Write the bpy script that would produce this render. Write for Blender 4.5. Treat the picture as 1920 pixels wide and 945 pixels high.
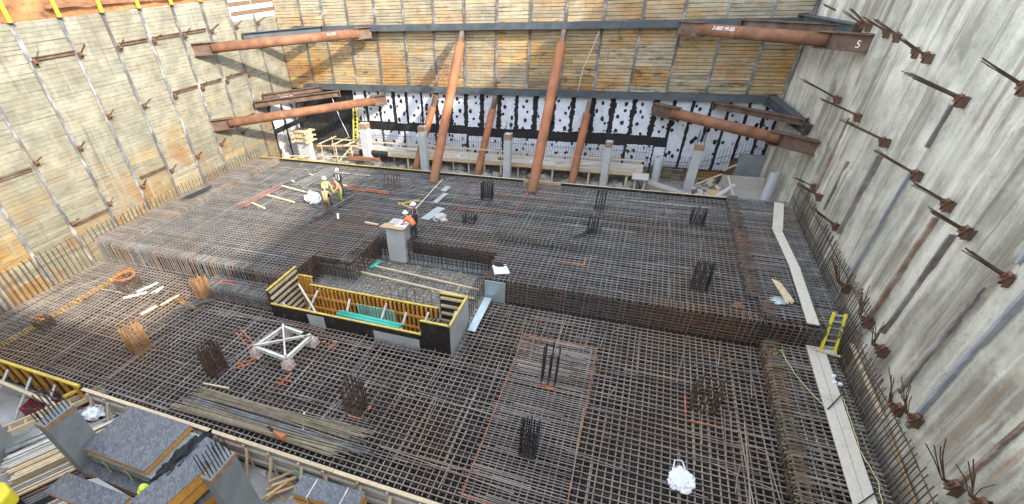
import bpy, math, random
import numpy as np
from mathutils import Vector, Matrix, noise

for o in list(bpy.data.objects): bpy.data.objects.remove(o)
S = bpy.context.scene
COL = S.collection
R = math.radians
rnd = random.Random(7)
U = rnd.uniform

# ------------------------------------------------------------------ camera
def cam_axes(a, b, c):
    ca, sa, cb, sb, cc, sc = math.cos(a), math.sin(a), math.cos(b), math.sin(b), math.cos(c), math.sin(c)
    f = Vector((sa*cb, ca*cb, -sb)); r = Vector((ca, -sa, 0)); u = r.cross(f)
    return cc*r+sc*u, -sc*r+cc*u, f
cr, cu, cf = cam_axes(-.4045, .6766, -.0619)
cam = bpy.data.objects.new('camera', bpy.data.cameras.new('camera'))
COL.objects.link(cam); S.camera = cam
cam.matrix_world = Matrix(((cr.x, cu.x, -cf.x, 0), (cr.y, cu.y, -cf.y, 0), (cr.z, cu.z, -cf.z, 11.5), (0, 0, 0, 1)))
cam.data.sensor_width = 36; cam.data.lens = 866/1920*36
cam.data.shift_x = 125.3/1920; cam.data.shift_y = 153.6/1920
cam.data.clip_start = .1; cam.data.clip_end = 2000

# ------------------------------------------------------------------ light
SUN = Vector((.78, -.404, .50)).normalized()          # towards the sun
el = math.asin(SUN.z)
W = bpy.data.worlds.new('World'); S.world = W; W.use_nodes = True
nt = W.node_tree; bg = nt.nodes['Background']
sky = nt.nodes.new('ShaderNodeTexSky'); sky.sky_type = 'NISHITA'; sky.sun_disc = False
sky.sun_elevation = el; sky.sun_rotation = math.atan2(SUN.x, SUN.y); sky.dust_density = .3; sky.air_density = 1.0
sky.ozone_density = .6
hs = nt.nodes.new('ShaderNodeHueSaturation'); hs.inputs['Saturation'].default_value = .45
nt.links.new(sky.outputs[0], hs.inputs['Color']); nt.links.new(hs.outputs[0], bg.inputs[0]); bg.inputs[1].default_value = .15
sl = bpy.data.lights.new('sun', 'SUN'); sl.energy = 1.1; sl.angle = R(1.6); sl.color = (1, .93, .80)
so = bpy.data.objects.new('sun', sl); COL.objects.link(so); so.rotation_euler = SUN.to_track_quat('Z', 'Y').to_euler()
so.location = (40, -20, 40)
S.render.engine = 'CYCLES'
S.view_settings.view_transform = 'Standard'; S.view_settings.look = 'None'
S.view_settings.exposure = 2.85; S.view_settings.gamma = 1; S.view_settings.use_curve_mapping = False
S.cycles.max_bounces = 8; S.cycles.diffuse_bounces = 6

# ------------------------------------------------------------------ mesh helper
class MB:
    def __init__(s): s.v = []; s.f = []; s.c = []; s.m = []
    def add(s, vs, fs, c=(1, 1, 1), m=0):
        n = len(s.v); s.v.extend([tuple(v) for v in vs])
        for f in fs: s.f.append([n+i for i in f]); s.c.append(c); s.m.append(m)
    def box(s, x0, x1, y0, y1, z0, z1, c=(1, 1, 1), m=0):
        v = [(x, y, z) for z in (z0, z1) for x, y in ((x0, y0), (x1, y0), (x1, y1), (x0, y1))]
        s.add(v, [(0, 3, 2, 1), (4, 5, 6, 7), (0, 1, 5, 4), (1, 2, 6, 5), (2, 3, 7, 6), (3, 0, 4, 7)], c, m)
        return s
    def bar(s, p, q, w, h, c=(1, 1, 1), up=(0, 0, 1), m=0):
        p = Vector(p); q = Vector(q); d = (q-p).normalized(); up = Vector(up)
        if abs(d.dot(up)) > .98: up = Vector((0, 1, 0))
        a = d.cross(up).normalized()*w/2; b = a.cross(d).normalized()*h/2
        v = [e+i*a+j*b for e in (p, q) for i, j in ((-1, -1), (1, -1), (1, 1), (-1, 1))]
        s.add(v, [(0, 3, 2, 1), (4, 5, 6, 7), (0, 1, 5, 4), (1, 2, 6, 5), (2, 3, 7, 6), (3, 0, 4, 7)], c, m)
        return s
    def tube(s, P, r, n=6, c=(1, 1, 1), cap=True, m=0, r2=None):
        P = [Vector(p) for p in P]; L = len(P); base = len(s.v)
        up = Vector((0, 0, 1)); d0 = (P[1]-P[0]).normalized()
        if abs(d0.dot(up)) > .9: up = Vector((0, 1, 0))
        for i, p in enumerate(P):
            d = (P[min(i+1, L-1)]-P[max(i-1, 0)])
            if d.length < 1e-6: d = d0
            d.normalize()
            if abs(d.dot(up)) > .95: up = Vector((1, 0, 0)) if abs(d.x) < .9 else Vector((0, 1, 0))
            a = d.cross(up).normalized(); b = d.cross(a); up = a.cross(d)
            rr = r if r2 is None else r+(r2-r)*i/(L-1)
            for k in range(n):
                t = 2*math.pi*(k+.5)/n
                s.v.append(tuple(p+a*math.cos(t)*rr+b*math.sin(t)*rr))
        for i in range(L-1):
            for k in range(n):
                k2 = (k+1) % n
                s.f.append([base+i*n+k, base+i*n+k2, base+(i+1)*n+k2, base+(i+1)*n+k]); s.c.append(c); s.m.append(m)
        if cap:
            s.f.append([base+k for k in range(n)][::-1]); s.f.append([base+(L-1)*n+k for k in range(n)])
            s.c += [c, c]; s.m += [m, m]
        return s
    def prism(s, pts, d, c=(1, 1, 1), m=0):     # pts: planar ring of Vectors, extruded by d
        n = len(pts); d = Vector(d); v = [Vector(p) for p in pts]+[Vector(p)+d for p in pts]
        s.add(v, [tuple(range(n))[::-1], tuple(range(n, 2*n))]+[(i, (i+1) % n, n+(i+1) % n, n+i) for i in range(n)], c, m)
        return s
    def build(s, name, mat, parent=None, smooth=False, kind=None, label=None, bevel=0):
        me = bpy.data.meshes.new(name); me.from_pydata(s.v, [], s.f)
        for mm in (mat if isinstance(mat, (list, tuple)) else [mat]): me.materials.append(mm)
        if any(s.m): me.polygons.foreach_set('material_index', s.m)
        if any(c != (1, 1, 1) for c in s.c):
            at = me.color_attributes.new('tint', 'FLOAT_COLOR', 'CORNER')
            arr = np.repeat(np.array([(c[0], c[1], c[2], 1.) for c in s.c], 'f'), [len(f) for f in s.f], axis=0)
            at.data.foreach_set('color', arr.ravel())
        else:
            at = me.color_attributes.new('tint', 'FLOAT_COLOR', 'CORNER')
            at.data.foreach_set('color', np.ones(4*sum(len(f) for f in s.f), 'f'))
        if smooth: me.polygons.foreach_set('use_smooth', [True]*len(me.polygons))
        me.update()
        o = bpy.data.objects.new(name, me); COL.objects.link(o)
        if parent: o.parent = parent
        if kind: o['kind'] = kind
        if label: o['label'] = label
        if bevel:
            b = o.modifiers.new('bevel', 'BEVEL'); b.width = bevel; b.segments = 2; b.limit_method = 'ANGLE'
        return o

def tag(o, label, cat, group=None):
    o['label'] = label; o['category'] = cat
    if group: o['group'] = group
    return o
def thing(name, label, cat, loc=(0, 0, 0), rz=0, group=None):
    o = bpy.data.objects.new(name, None); COL.objects.link(o); o.location = loc; o.rotation_euler = (0, 0, rz)
    o.empty_display_size = .2
    return tag(o, label, cat, group)
def copy_tree(o, parent=None):
    c = o.copy(); COL.objects.link(c); c.parent = parent
    for ch in list(o.children): copy_tree(ch, c)
    return c
def jit(c, a=.1):
    k = 1+U(-a, a); return (c[0]*k, c[1]*k, c[2]*k)
ORD = ['first', 'second', 'third', 'fourth', 'fifth', 'sixth', 'seventh', 'eighth', 'ninth', 'tenth', 'eleventh', 'twelfth', 'thirteenth']

# ------------------------------------------------------------------ material helper
class MT:
    def __init__(s, name, rough=.8, metal=0., spec=None):
        s.m = bpy.data.materials.new(name); s.m.use_nodes = True; s.t = s.m.node_tree
        s.b = s.t.nodes['Principled BSDF']; s.b.inputs['Roughness'].default_value = rough; s.b.inputs['Metallic'].default_value = metal
        if spec is not None: s.b.inputs['Specular IOR Level'].default_value = spec
        s.co = s.t.nodes.new('ShaderNodeTexCoord').outputs['Object']
    def lk(s, a, b): s.t.links.new(a, b)
    def val(s, sock, v):
        if hasattr(v, 'is_output'): s.lk(v, sock)
        else: sock.default_value = v
    def map(s, sc, loc=(0, 0, 0), co=None):
        n = s.t.nodes.new('ShaderNodeMapping'); s.lk(co or s.co, n.inputs[0])
        n.inputs['Scale'].default_value = sc if hasattr(sc, '__len__') else (sc,)*3; n.inputs['Location'].default_value = loc
        return n.outputs[0]
    def noise(s, sc, scale=1, detail=4, rough=.55, loc=(0, 0, 0), dist=0):
        n = s.t.nodes.new('ShaderNodeTexNoise'); s.lk(s.map(sc, loc), n.inputs['Vector'])
        n.inputs['Scale'].default_value = scale; n.inputs['Detail'].default_value = detail; n.inputs['Roughness'].default_value = rough
        n.inputs['Distortion'].default_value = dist
        return n.outputs['Fac']
    def ramp(s, f, *st, interp='LINEAR'):
        n = s.t.nodes.new('ShaderNodeValToRGB'); s.lk(f, n.inputs[0]); e = n.color_ramp.elements; n.color_ramp.interpolation = interp
        while len(e) < len(st): e.new(.5)
        for x, (p, c) in zip(e, st): x.position = p; x.color = (c, c, c, 1) if not hasattr(c, '__len__') else (*c, 1)
        return n.outputs[0]
    def mix(s, f, a, b, mode='MIX'):
        n = s.t.nodes.new('ShaderNodeMix'); n.data_type = 'RGBA'; n.blend_type = mode
        s.val(n.inputs['Factor'], f)
        for k, v in (('A', a), ('B', b)):
            i = [q for q in n.inputs if q.name == k and q.type == 'RGBA'][0]
            if hasattr(v, 'is_output'): s.lk(v, i)
            else: i.default_value = (*v, 1) if hasattr(v, '__len__') else (v, v, v, 1)
        return [q for q in n.outputs if q.type == 'RGBA'][0]
    def math(s, op, a, b=0., c=None):
        n = s.t.nodes.new('ShaderNodeMath'); n.operation = op; s.val(n.inputs[0], a); s.val(n.inputs[1], b)
        if c is not None: s.val(n.inputs[2], c)
        return n.outputs[0]
    def tint(s):
        n = s.t.nodes.new('ShaderNodeAttribute'); n.attribute_name = 'tint'; return n.outputs['Color']
    def z(s, k='Z'):
        n = s.t.nodes.new('ShaderNodeSeparateXYZ'); s.lk(s.co, n.inputs[0]); return n.outputs[k]
    def bump(s, f, d=.01, st=.5):
        n = s.t.nodes.new('ShaderNodeBump'); n.inputs['Distance'].default_value = d; n.inputs['Strength'].default_value = st
        s.lk(f, n.inputs['Height']); s.lk(n.outputs[0], s.b.inputs['Normal'])
    def out(s, c, tint=True):
        if tint: c = s.mix(1., c, s.tint(), 'MULTIPLY')
        s.lk(c, s.b.inputs['Base Color']); return s.m

def simple(name, col, rough=.7, metal=0, var=.25, sc=2., bump=0., dirt=None):
    t = MT(name, rough, metal)
    n = t.noise(1, sc, 5, .6); c = t.ramp(n, (.3, tuple(x*(1-var) for x in col)), (.7, tuple(min(1, x*(1+var)) for x in col)))
    if dirt: c = t.mix(t.ramp(t.noise(1, sc*.6, 6, .7, (3, 1, 7)), (.48, 0.), (.66, .8)), c, dirt)
    if bump: t.bump(t.noise(1, sc*8, 3), bump)
    return t.out(c)

M = {}
# weathered lagging timber (tint per board)
def lagging_mat(name, axis, grey_z, streak, runs=.75, dens=(1, 1, 1), st=1., wash=(.64, .84)):
    t = MT(name, .85)
    s = (.35, .35, 9) if axis == 'any' else None
    g = t.noise((.9, .9, 16), 1.6, 6, .65)
    c = t.mix(t.ramp(g, (.3, .55), (.72, 1.25)), (0, 0, 0), t.tint())
    c = t.mix(1., t.tint(), t.ramp(g, (.28, .5), (.5, .95), (.75, 1.3)), 'MULTIPLY')
    k = t.noise((1, 1, 3), 2.2, 5, .7, (5, 5, 5))
    c = t.mix(t.ramp(k, (.56, 0.), (.7, .6)), c, (.22, .13, .07))
    k2 = t.noise((.5, .5, .9), 1.1, 6, .65, (1, 9, 2))
    c = t.mix(t.ramp(k2, (.50, 0.), (.64, .55)), c, (.40, .37, .30))
    c = t.mix(t.ramp(t.noise((.45, .45, .5), 1., 4, .6, (21, 4, 6)), (.50, 0.), (.62, .7)), c, (.46, .22, .07))
    k3 = t.noise((.6, .6, 3.5), 1.3, 6, .75, (11, 3, 2))
    c = t.mix(t.ramp(k3, (.55, 0.), (.64, .85*st)), c, (.07, .058, .045)); k4 = t.noise((.9, .9, .7), 1.5, 7, .75, (41, 3, 12)); c = t.mix(t.ramp(k4, (.55, 0.), (.66, .6*st)), c, (.13, .11, .085))
    # grout wash: follows height on the wall and vertical runs
    zz = t.z(); zr = t.t.nodes.new('ShaderNodeMapRange'); t.lk(zz, zr.inputs[0])
    zr.inputs[1].default_value = grey_z[0]; zr.inputs[2].default_value = grey_z[1]; zr.clamp = True
    w = t.noise((.55, .55, .10), 1., 5, .6, (2, 7, 4)); w2 = t.noise((2.6, 2.6, .14), 1.2, 4, .6, (8, 1, 4))
    f = t.math('ADD', t.math('MULTIPLY', zr.outputs[0], .55), t.math('MULTIPLY', w, streak))
    f = t.math('ADD', f, t.math('MULTIPLY', w2, .12)); f = t.math('ADD', f, t.math('MULTIPLY', t.noise(1, .55, 5, .7, (31, 2, 8)), .55))
    f = t.ramp(f, (wash[0], 0.), (wash[1], .88))
    fine = t.noise((1, 1, 1.3), 1.1, 6, .62)
    c = t.mix(f, c, t.ramp(fine, (.3, (.27, .265, .22)), (.5, (.40, .395, .335)), (.7, (.60, .58, .50))))
    run = t.noise((1.5, 1.5, .05), 1.4, 5, .6, (4, 4, 9))
    c = t.mix(t.ramp(run, (.58, 0.), (.68, runs)), c, (.52, .50, .44))
    c = t.mix(t.ramp(t.noise((1.5, 1.5, .05), 2.3, 5, .6, (1, 2, 9)), (.62, 0.), (.72, .55)), c, (.16, .12, .09))
    c = t.mix(1., c, dens, 'MULTIPLY')
    t.bump(t.noise((1.2, 1.2, 22), 1.6, 4, .6), .02, .6)
    return t.out(c, False)
M['lag_l'] = lagging_mat('weathered_lagging_timber', 'any', (1., 8.), .45, .7, (.55, .53, .46), .45, (.56, .82))
M['lag_b'] = lagging_mat('tan_lagging_timber', 'any', (-2., 15.), .30, .12, (.88, .80, .655), 1.15, (.68, .95))
# soldier pile steel with grout smears
t = MT('pile_steel', .65); n1 = t.noise((1, 1, .6), 2., 6, .65); n2 = t.noise((3, 3, .5), 1.4, 5, .7, (3, 4, 5))
c = t.ramp(n1, (.33, (.07, .075, .085)), (.5, (.14, .145, .155)), (.62, (.32, .315, .30)))
c = t.mix(t.ramp(n2, (.5, 0.), (.62, .8)), c, (.13, .075, .05)); M['pile'] = t.out(c)
# shotcrete
t = MT('shotcrete', .9)
c = t.ramp(t.noise((.35, .35, .35), 1, 7, .7), (.36, (.22, .22, .20)), (.5, (.34, .335, .305)), (.64, (.50, .49, .455)))
a = t.noise((1, 1.0, .07), 1.1, 7, .62, (0, 0, 3), .4); c = t.mix(t.ramp(a, (.47, 0.), (.60, .85)), c, (.15, .135, .11)); a = t.noise((1, 2.2, .05), 1.6, 5, .55, (3, 15, 3), .2); c = t.mix(t.ramp(a, (.56, 0.), (.62, .38)), c, (.15, .135, .115))
a = t.noise((1, 1.3, .07), 1.3, 6, .6, (0, 5, 3), .3); c = t.mix(t.ramp(a, (.50, 0.), (.64, .65)), c, (.52, .51, .47))
a = t.noise((1, 1.2, .06), 1.6, 6, .6, (9, 5, 3), .3); c = t.mix(t.ramp(a, (.60, 0.), (.68, .75)), c, (.21, .135, .085))
c = t.mix(t.ramp(t.noise(1, 9, 5, .75), (.30, .6), (.48, 0.)), c, (.14, .13, .12))
c = t.mix(t.ramp(t.noise(1, .5, 5, .6, (3, 8, 1)), (.50, 0.), (.62, .5)), c, (.52, .51, .47)); c = t.mix(t.ramp(t.noise(1, .9, 6, .7, (13, 8, 1)), (.52, 0.), (.66, .5)), c, (.24, .23, .21))
c = t.mix(1., c, (1.37, 1.315, 1.15), 'MULTIPLY'); t.bump(t.noise((1, 1, .55), 7, 7, .72), .05, .8); M['shot'] = t.out(c)
# rebar steel: mill grey with rust patches
def rebar_mat(name, lo, hi, rust, amt):
    t = MT(name, .6, .0)
    n1 = t.noise(1, .16, 3, .5, (5, 2, 0)); n2 = t.noise(1, 1.3, 6, .65)
    c = t.ramp(n2, (.3, lo), (.7, hi))
    f = t.ramp(t.math('ADD', n1, t.math('MULTIPLY', n2, .35)), (.66, 0.), (.84, amt)); c = t.mix(f, c, rust)
    f = t.ramp(t.noise((1, 1, 1), .5, 5, .7, (8, 2, 0)), (.60, 0.), (.72, amt)); c = t.mix(f, c, rust)
    return t.out(c)
M['rebar'] = rebar_mat('rebar_steel_grey', (.135, .13, .122), (.285, .278, .262), (.22, .135, .08), .5)
M['rebar_mid'] = rebar_mat('rebar_steel_dark', (.075, .065, .055), (.17, .145, .12), (.22, .11, .05), .6)
M['rebar_lo'] = rebar_mat('rebar_steel_brown', (.16, .136, .116), (.34, .298, .263), (.25, .145, .075), .6)
M['rebar_dark'] = simple('dark_rebar', (.05, .052, .058), .5, .3, .4, 3, dirt=(.10, .07, .05))
M['rebar_brown'] = simple('brown_rebar', (.075, .052, .04), .6, 0, .4, 3, dirt=(.20, .10, .04))
M['rebar_rust'] = simple('rusty_rebar', (.36, .19, .075), .8, 0, .4, 3, dirt=(.16, .08, .03))
M['rebar_grey'] = simple('grey_rebar', (.16, .165, .17), .5, .4, .3, 3, dirt=(.15, .10, .06))
M['captop'] = simple('brown_rough_band', (.30, .19, .12), .85, 0, .35, 6, .01)
M['rust'] = simple('rusty_pipe', (.235, .105, .052), .8, 0, .35, 1.6, .02, dirt=(.14, .065, .04))
t = MT('rusty_pipe_bright', .75, .05); n1 = t.noise(1, 1.1, 6, .7); c = t.ramp(n1, (.3, (.20, .08, .045)), (.52, (.32, .12, .05)), (.7, (.40, .17, .075)))
zz = t.ramp(t.math('ADD', t.math('MULTIPLY', t.z(), .4), t.noise(1, 1.2, 4, .6)), (.35, .9), (1.0, 0.))
c = t.mix(zz, c, (.40, .25, .14)); c = t.mix(t.ramp(t.noise((1, 1, .5), 2.2, 5, .7, (3, 3, 3)), (.66, 0.), (.72, .6)), c, (.42, .34, .28)); M['raker'] = t.out(c)
M['plate'] = simple('dark_rusty_plate', (.17, .085, .05), .75, .1, .3, 3)
M['brownsteel'] = simple('brown_steel', (.13, .075, .05), .65, .2, .35, 2, .004, dirt=(.22, .17, .13))
M['waler'] = simple('painted_waler_steel', (.075, .09, .10), .5, .2, .25, 1.5, 0, dirt=(.14, .14, .14))
M['floor'] = simple('concrete_floor', (.36, .355, .34), .85, 0, .22, 1.1, .01, dirt=(.24, .22, .19))
M['mud'] = simple('rubble_mud', (.045, .04, .035), .95, 0, .5, 2.5, .05, dirt=(.10, .085, .07))
M['rubble'] = simple('broken_concrete', (.30, .28, .25), .95, 0, .35, 2.5, .05, dirt=(.15, .13, .11))
M['debris'] = simple('debris_floor', (.40, .37, .30), .9, 0, .5, 7, .03, dirt=(.15, .11, .07))
M['conc'] = simple('column_concrete', (.43, .44, .44), .8, 0, .12, 1.5, .004, dirt=(.34, .345, .34))
M['conc_lt'] = simple('light_concrete', (.46, .465, .46), .8, 0, .12, 1.5, .004, dirt=(.42, .42, .41))
M['conc_dk'] = simple('weathered_column_concrete', (.25, .265, .26), .75, 0, .14, 1.5, .004, dirt=(.18, .19, .19))
def lumber(name, col, var=.2):
    t = MT(name, .8); g = t.noise((3, 3, 3), 3, 6, .7); c = t.ramp(g, (.3, tuple(x*(1-var) for x in col)), (.7, tuple(x*(1+var) for x in col)))
    c = t.mix(t.ramp(t.noise(1, 1.2, 4, .6, (4, 4, 1)), (.56, 0.), (.7, .45)), c, tuple(x*.55 for x in col)); return t.out(c)
M['wood'] = lumber('softwood_lumber', (.58, .46, .30)); M['woodgrey'] = lumber('weathered_plank', (.50, .465, .41), .12)
M['plankpale'] = lumber('pale_walkway_plank', (.60, .545, .445), .14); M['ply'] = lumber('plywood', (.50, .34, .18)); M['orangeply'] = lumber('orange_formwork_timber', (.66, .31, .055), .25)
M['yellow'] = simple('yellow_paint', (.62, .44, .06), .5, 0, .2, 3, dirt=(.40, .31, .14))
M['yellowpost'] = simple('yellow_post_paint', (.80, .66, .04), .45, 0, .08, 3)
M['orangepaint'] = simple('orange_marking_paint', (.52, .15, .055), .8, 0, .15, 5, dirt=(.30, .12, .06))
M['redpaint'] = simple('red_paint', (.27, .03, .035), .6, 0, .2, 3)
M['green'] = simple('green_pvc', (.05, .45, .33), .4, 0, .1, 3)
M['greentint'] = simple('green_stained_board', (.30, .52, .42), .7, 0, .2, 3)
M['alu'] = simple('aluminium', (.62, .63, .62), .4, .5, .1, 3, dirt=(.40, .40, .38))
M['cream'] = simple('off_white_painted_steel', (.62, .60, .53), .6, 0, .15, 4, dirt=(.38, .34, .28))
M['galv'] = simple('galvanised_sheet', (.50, .58, .60), .35, .5, .12, 2)
M['pvcgrey'] = simple('grey_cardboard_tube', (.50, .51, .53), .6, 0, .08, 3)
M['white'] = simple('white_plastic', (.80, .81, .84), .6, 0, .05, 3)
M['black'] = simple('black_coating', (.012, .012, .013), .7, 0, .4, 2)
M['blue'] = simple('blue_fabric', (.04, .10, .38), .8, 0, .3, 5)
M['rope'] = simple('yellow_green_rope', (.58, .58, .25), .8, 0, .1, 3)
# film-faced plywood panels: grey or black film with a worn dash pattern and grey patches
def film(name, a, b, sc, shape):
    t = MT(name, .4); n_ = t.t.nodes.new('ShaderNodeTexBrick'); mp = t.t.nodes.new('ShaderNodeMapping'); t.lk(t.co, mp.inputs[0]); mp.inputs['Rotation'].default_value = (0.6 if sc > 5 else 0, 0, .8); t.lk(mp.outputs[0], n_.inputs['Vector'])
    n_.inputs['Scale'].default_value = sc; n_.inputs['Color1'].default_value = (*a, 1); n_.inputs['Color2'].default_value = (*b, 1); n_.inputs['Mortar'].default_value = (*a, 1); n_.inputs['Mortar Size'].default_value = .03; n_.inputs['Mortar Smooth'].default_value = 1.; n_.inputs['Bias'].default_value = -.2
    c = t.mix(t.ramp(t.noise(1, 1.6, 6, .7, (2, 2, 2)), (.35, 0.), (.65, .5)), n_.outputs['Color'], tuple((x+y)/2 for x, y in zip(a, b)))
    c = t.mix(t.ramp(t.noise(1, 2.5, 6, .7), (.55, 0.), (.72, .35)), c, (.26, .26, .26)); return t.out(c)
M['film'] = film('grey_film_faced_ply', (.07, .073, .08), (.22, .225, .24), 5, (1.2, 3, 1))
M['filmdk'] = film('black_film_faced_ply', (.012, .012, .012), (.06, .05, .04), 7, (3, 1, 3))
t = MT('membrane_white', .55); c = t.ramp(t.noise(1, 2.2, 6, .7), (.3, (.50, .52, .56)), (.7, (.74, .76, .80))); t.bump(t.noise((1, 1, 3), 3, 4), .05, .5); M['memb'] = t.out(c)
t = MT('orange_soil_bank', .95); c = t.ramp(t.noise((1, 1, 2), .8, 7, .7), (.32, (.11, .055, .03)), (.5, (.30, .13, .045)), (.68, (.38, .21, .10))); t.bump(t.noise(1, 3, 6, .7), .15, .8); M['soil'] = t.out(c)
M['skin'] = simple('skin', (.50, .30, .21), .6, 0, .05, 3)

# ------------------------------------------------------------------ setting
def structure(o): o['kind'] = 'structure'; return o
XL, XR, YB, YF = -28.6, 9.2, 36.6, -5.0
b = MB(); n = 24
structure(MB().box(XL-.1, XR+.3, YF, YB+.2, -3.3, -3.05).build('pit_subgrade', M['mud']))  # floor coloured near-black so the depth under the mats reads as shade
# surrounding terrain: one ring sheet with sloped shoulders
b = MB(); H = 17.3
ring = [(XL-2.2, YF-.6), (XR+.6, YF-.6), (XR+.6, YB+.6), (XL-2.2, YB+.6)]
far = [(-600, -600), (600, -600), (600, 600), (-600, 600)]
b.add([(*p, {0: 13.2, 1: 17.2, 2: 17.2, 3: 13.2}[i]) for i, p in enumerate(ring)]+[(*p, 12.6) for p in far], [(i, (i+1) % 4, 4+(i+1) % 4, 4+i) for i in range(4)])
structure(b.build('ground', simple('gravel_ground', (.22, .20, .17), .95, 0, .3, 1, .02)))
# slab floor in the foreground bay and rubble floor behind the mat
structure(MB().box(XL, XR, YF, 6.72, -3.0, -2.5).build('concrete_floor', M['floor']))
b = MB(); nx, ny = 150, 30
for j in range(ny+1):
    for i in range(nx+1):
        x = XL+(XR-XL)*i/nx; y = 29.72+(YB-29.72)*j/ny
        a = 1 if x < 1.0 else max(.03, 1-(x-1.0)*1.2)
        h = noise.fractal(Vector((x*.9, y*.9, 0)), .8, 2.1, 5)*.28*a + max(0, noise.noise(Vector((x*1.7, y*1.7, 4))))*.35*a
        b.v.append((x, y, -1.55+h))
for j in range(ny):
    for i in range(nx):
        k = j*(nx+1)+i; b.f.append([k, k+1, k+nx+2, k+nx+1]); b.c.append((1, 1, 1)); b.m.append(0)
structure(b.build('rubble_ground', M['rubble']))

# ------------------------------------------------------------------ lagged walls
PAL_B = [(.50, .33, .13), (.46, .28, .10), (.58, .44, .24), (.52, .38, .20), (.62, .47, .25), (.48, .40, .27), (.44, .39, .29), (.60, .40, .17), (.40, .34, .25), (.55, .45, .30)]
PAL_G = [(.46, .43, .34), (.42, .40, .33), (.50, .46, .36), (.38, .35, .28)]
def boards(x0, x1, fx, z0, z1, pal, wall, bh=.2):
    """horizontal boards of one bay. fx(s,z,out)->xyz"""
    m = MB(); z = z0; base = pal[rnd.randrange(len(pal))]; run = 0; bt = U(.82, 1.16)
    while z < z1-.02:
        h = bh*U(.85, 1.12); h = min(h, z1-z)
        if run <= 0: base = pal[rnd.randrange(len(pal))]; run = rnd.randrange(2, 9)
        run -= 1
        c = jit(tuple(q*bt for q in base), .17 if wall == 'l' else .26); o = U(-.022, .022); tl = U(-.012, .012)
        g = .009 if wall == 'l' else .024
        a = [fx(x0+U(0, .03), z+g+tl, o), fx(x1-U(0, .03), z+g-tl, o), fx(x1, z+h-tl, o+U(-.008, .008)), fx(x0, z+h+tl, o+U(-.008, .008))]
        d = Vector(fx(x0, z, -.08))-Vector(fx(x0, z, 0))
        if rnd.random() < .10 and x1-x0 > 1:        # a board pieced from two lengths
            xm = U(x0+.5, x1-.5); o2 = o+U(-.02, .02)
            m.prism([fx(x0, z+g, o), fx(xm, z+g, o), fx(xm, z+h, o), fx(x0, z+h, o)], d, c)
            m.prism([fx(xm+.02, z+g, o2), fx(x1, z+g, o2), fx(x1, z+h, o2), fx(xm+.02, z+h, o2)], d, jit(base, .2))
        else: m.prism(a, d, c)
        z += h
    return m
def pile(fx, s, z0, z1, w=.21):
    m = MB(); zs = z0
    while zs < z1:                                  # flange in lengths with slightly differing grout smears
        ze = min(z1, zs+U(.8, 2.2)); k = jit((1.05, 1.02, .97), .3); ww = w*U(.92, 1.08)
        pts = [fx(s-ww/2, zs, .05), fx(s+ww/2, zs, .05), fx(s+ww/2, ze, .05), fx(s-ww/2, ze, .05)]
        m.prism(pts, Vector(fx(s, zs, .028))-Vector(fx(s, zs, .05)), k); zs = ze
    p = [fx(s-.012, z0, .028), fx(s+.012, z0, .028), fx(s+.012, z1, .028), fx(s-.012, z1, .028)]
    m.prism(p, Vector(fx(s, z0, -.15))-Vector(fx(s, z0, .028)))
    return m
fL = lambda s, z, o: (XL+o-.03, s, z)               # left wall, s = y
fB = lambda s, z, o: (s, YB-o+.03, z)               # back wall, s = x
PL = [14.62+2.43*k for k in range(-8, 10)]           # left soldier piles
PL = [p for p in PL if p < YB-.2]
lw = thing('lagging_wall', 'left sunlit shoring wall of horizontal timber lagging with whitish grout runs', 'shoring wall', (0, 0, 0))
ends = [YF]+[p for p in PL if p > YF+.3]+[YB+.02]
for i in range(len(ends)-1):
    a, e = ends[i], ends[i+1]
    if e-a < .3: continue
    pal = PAL_G+PAL_G+PAL_B if i % 3 else PAL_B+PAL_G
    top = 10.25 if e < 33.5 else 13.5
    boards(a+.0, e-.0, fL, -3.05, 8.9 if e > 33.5 else top, pal, 'l').build('lagging_bay', M['lag_l'], lw)
    if e > 33.5:
        m = MB(); z = 8.9; k = 0
        while z < top:
            h = .34 if k % 2 == 0 else .22
            m.prism([fL(a+.05, z, .02), fL(e-.02, z, .02), fL(e-.02, z+h-.03, .02), fL(a+.05, z+h-.03, .02)], (-.08, 0, 0), (.62, .58, .50) if k % 2 == 0 else (.20, .11, .06)); z += h; k += 1
        m.build('banded_infill', simple('banded_boards', (.95, .95, .95), .8, 0, .12, 2), lw)
MB().box(XL-.5, XL-.13, YF, YB+.5, -3.05, 10.2).box(XL-.5, XL-.131, 33.5, YB+.5, 10.2, 13.5).build('retained_soil', M['mud'], lw)
for p in ends[1:-1]: pile(fL, p, -3.05, 10.3 if p < 33 else 13.5).build('soldier_pile', M['pile'], lw)
PB = [-26.2, -24.2]+[-22.06+2.33*k for k in range(0, 13)]
bw = thing('lagging_wall', 'far shoring wall of tan horizontal timber lagging between steel piles', 'shoring wall', (0, 0, 0))
ends = [XL]+PB+[7.98]
for i in range(len(ends)-1):
    pal = PAL_B if 3 < i < 12 else PAL_B+PAL_G
    boards(ends[i], ends[i+1], fB, -3.05, 12.5, pal, 'b').build('lagging_bay', M['lag_b'], bw)
MB().box(XL-.12, 8.6, YB+.125, YB+.5, -3.05, 12.5).build('retained_soil', M['mud'], bw)
for p in PB+[7.9]: pile(fB, p, -3.05, 12.6, .17).build('soldier_pile', M['pile'], bw)
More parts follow.
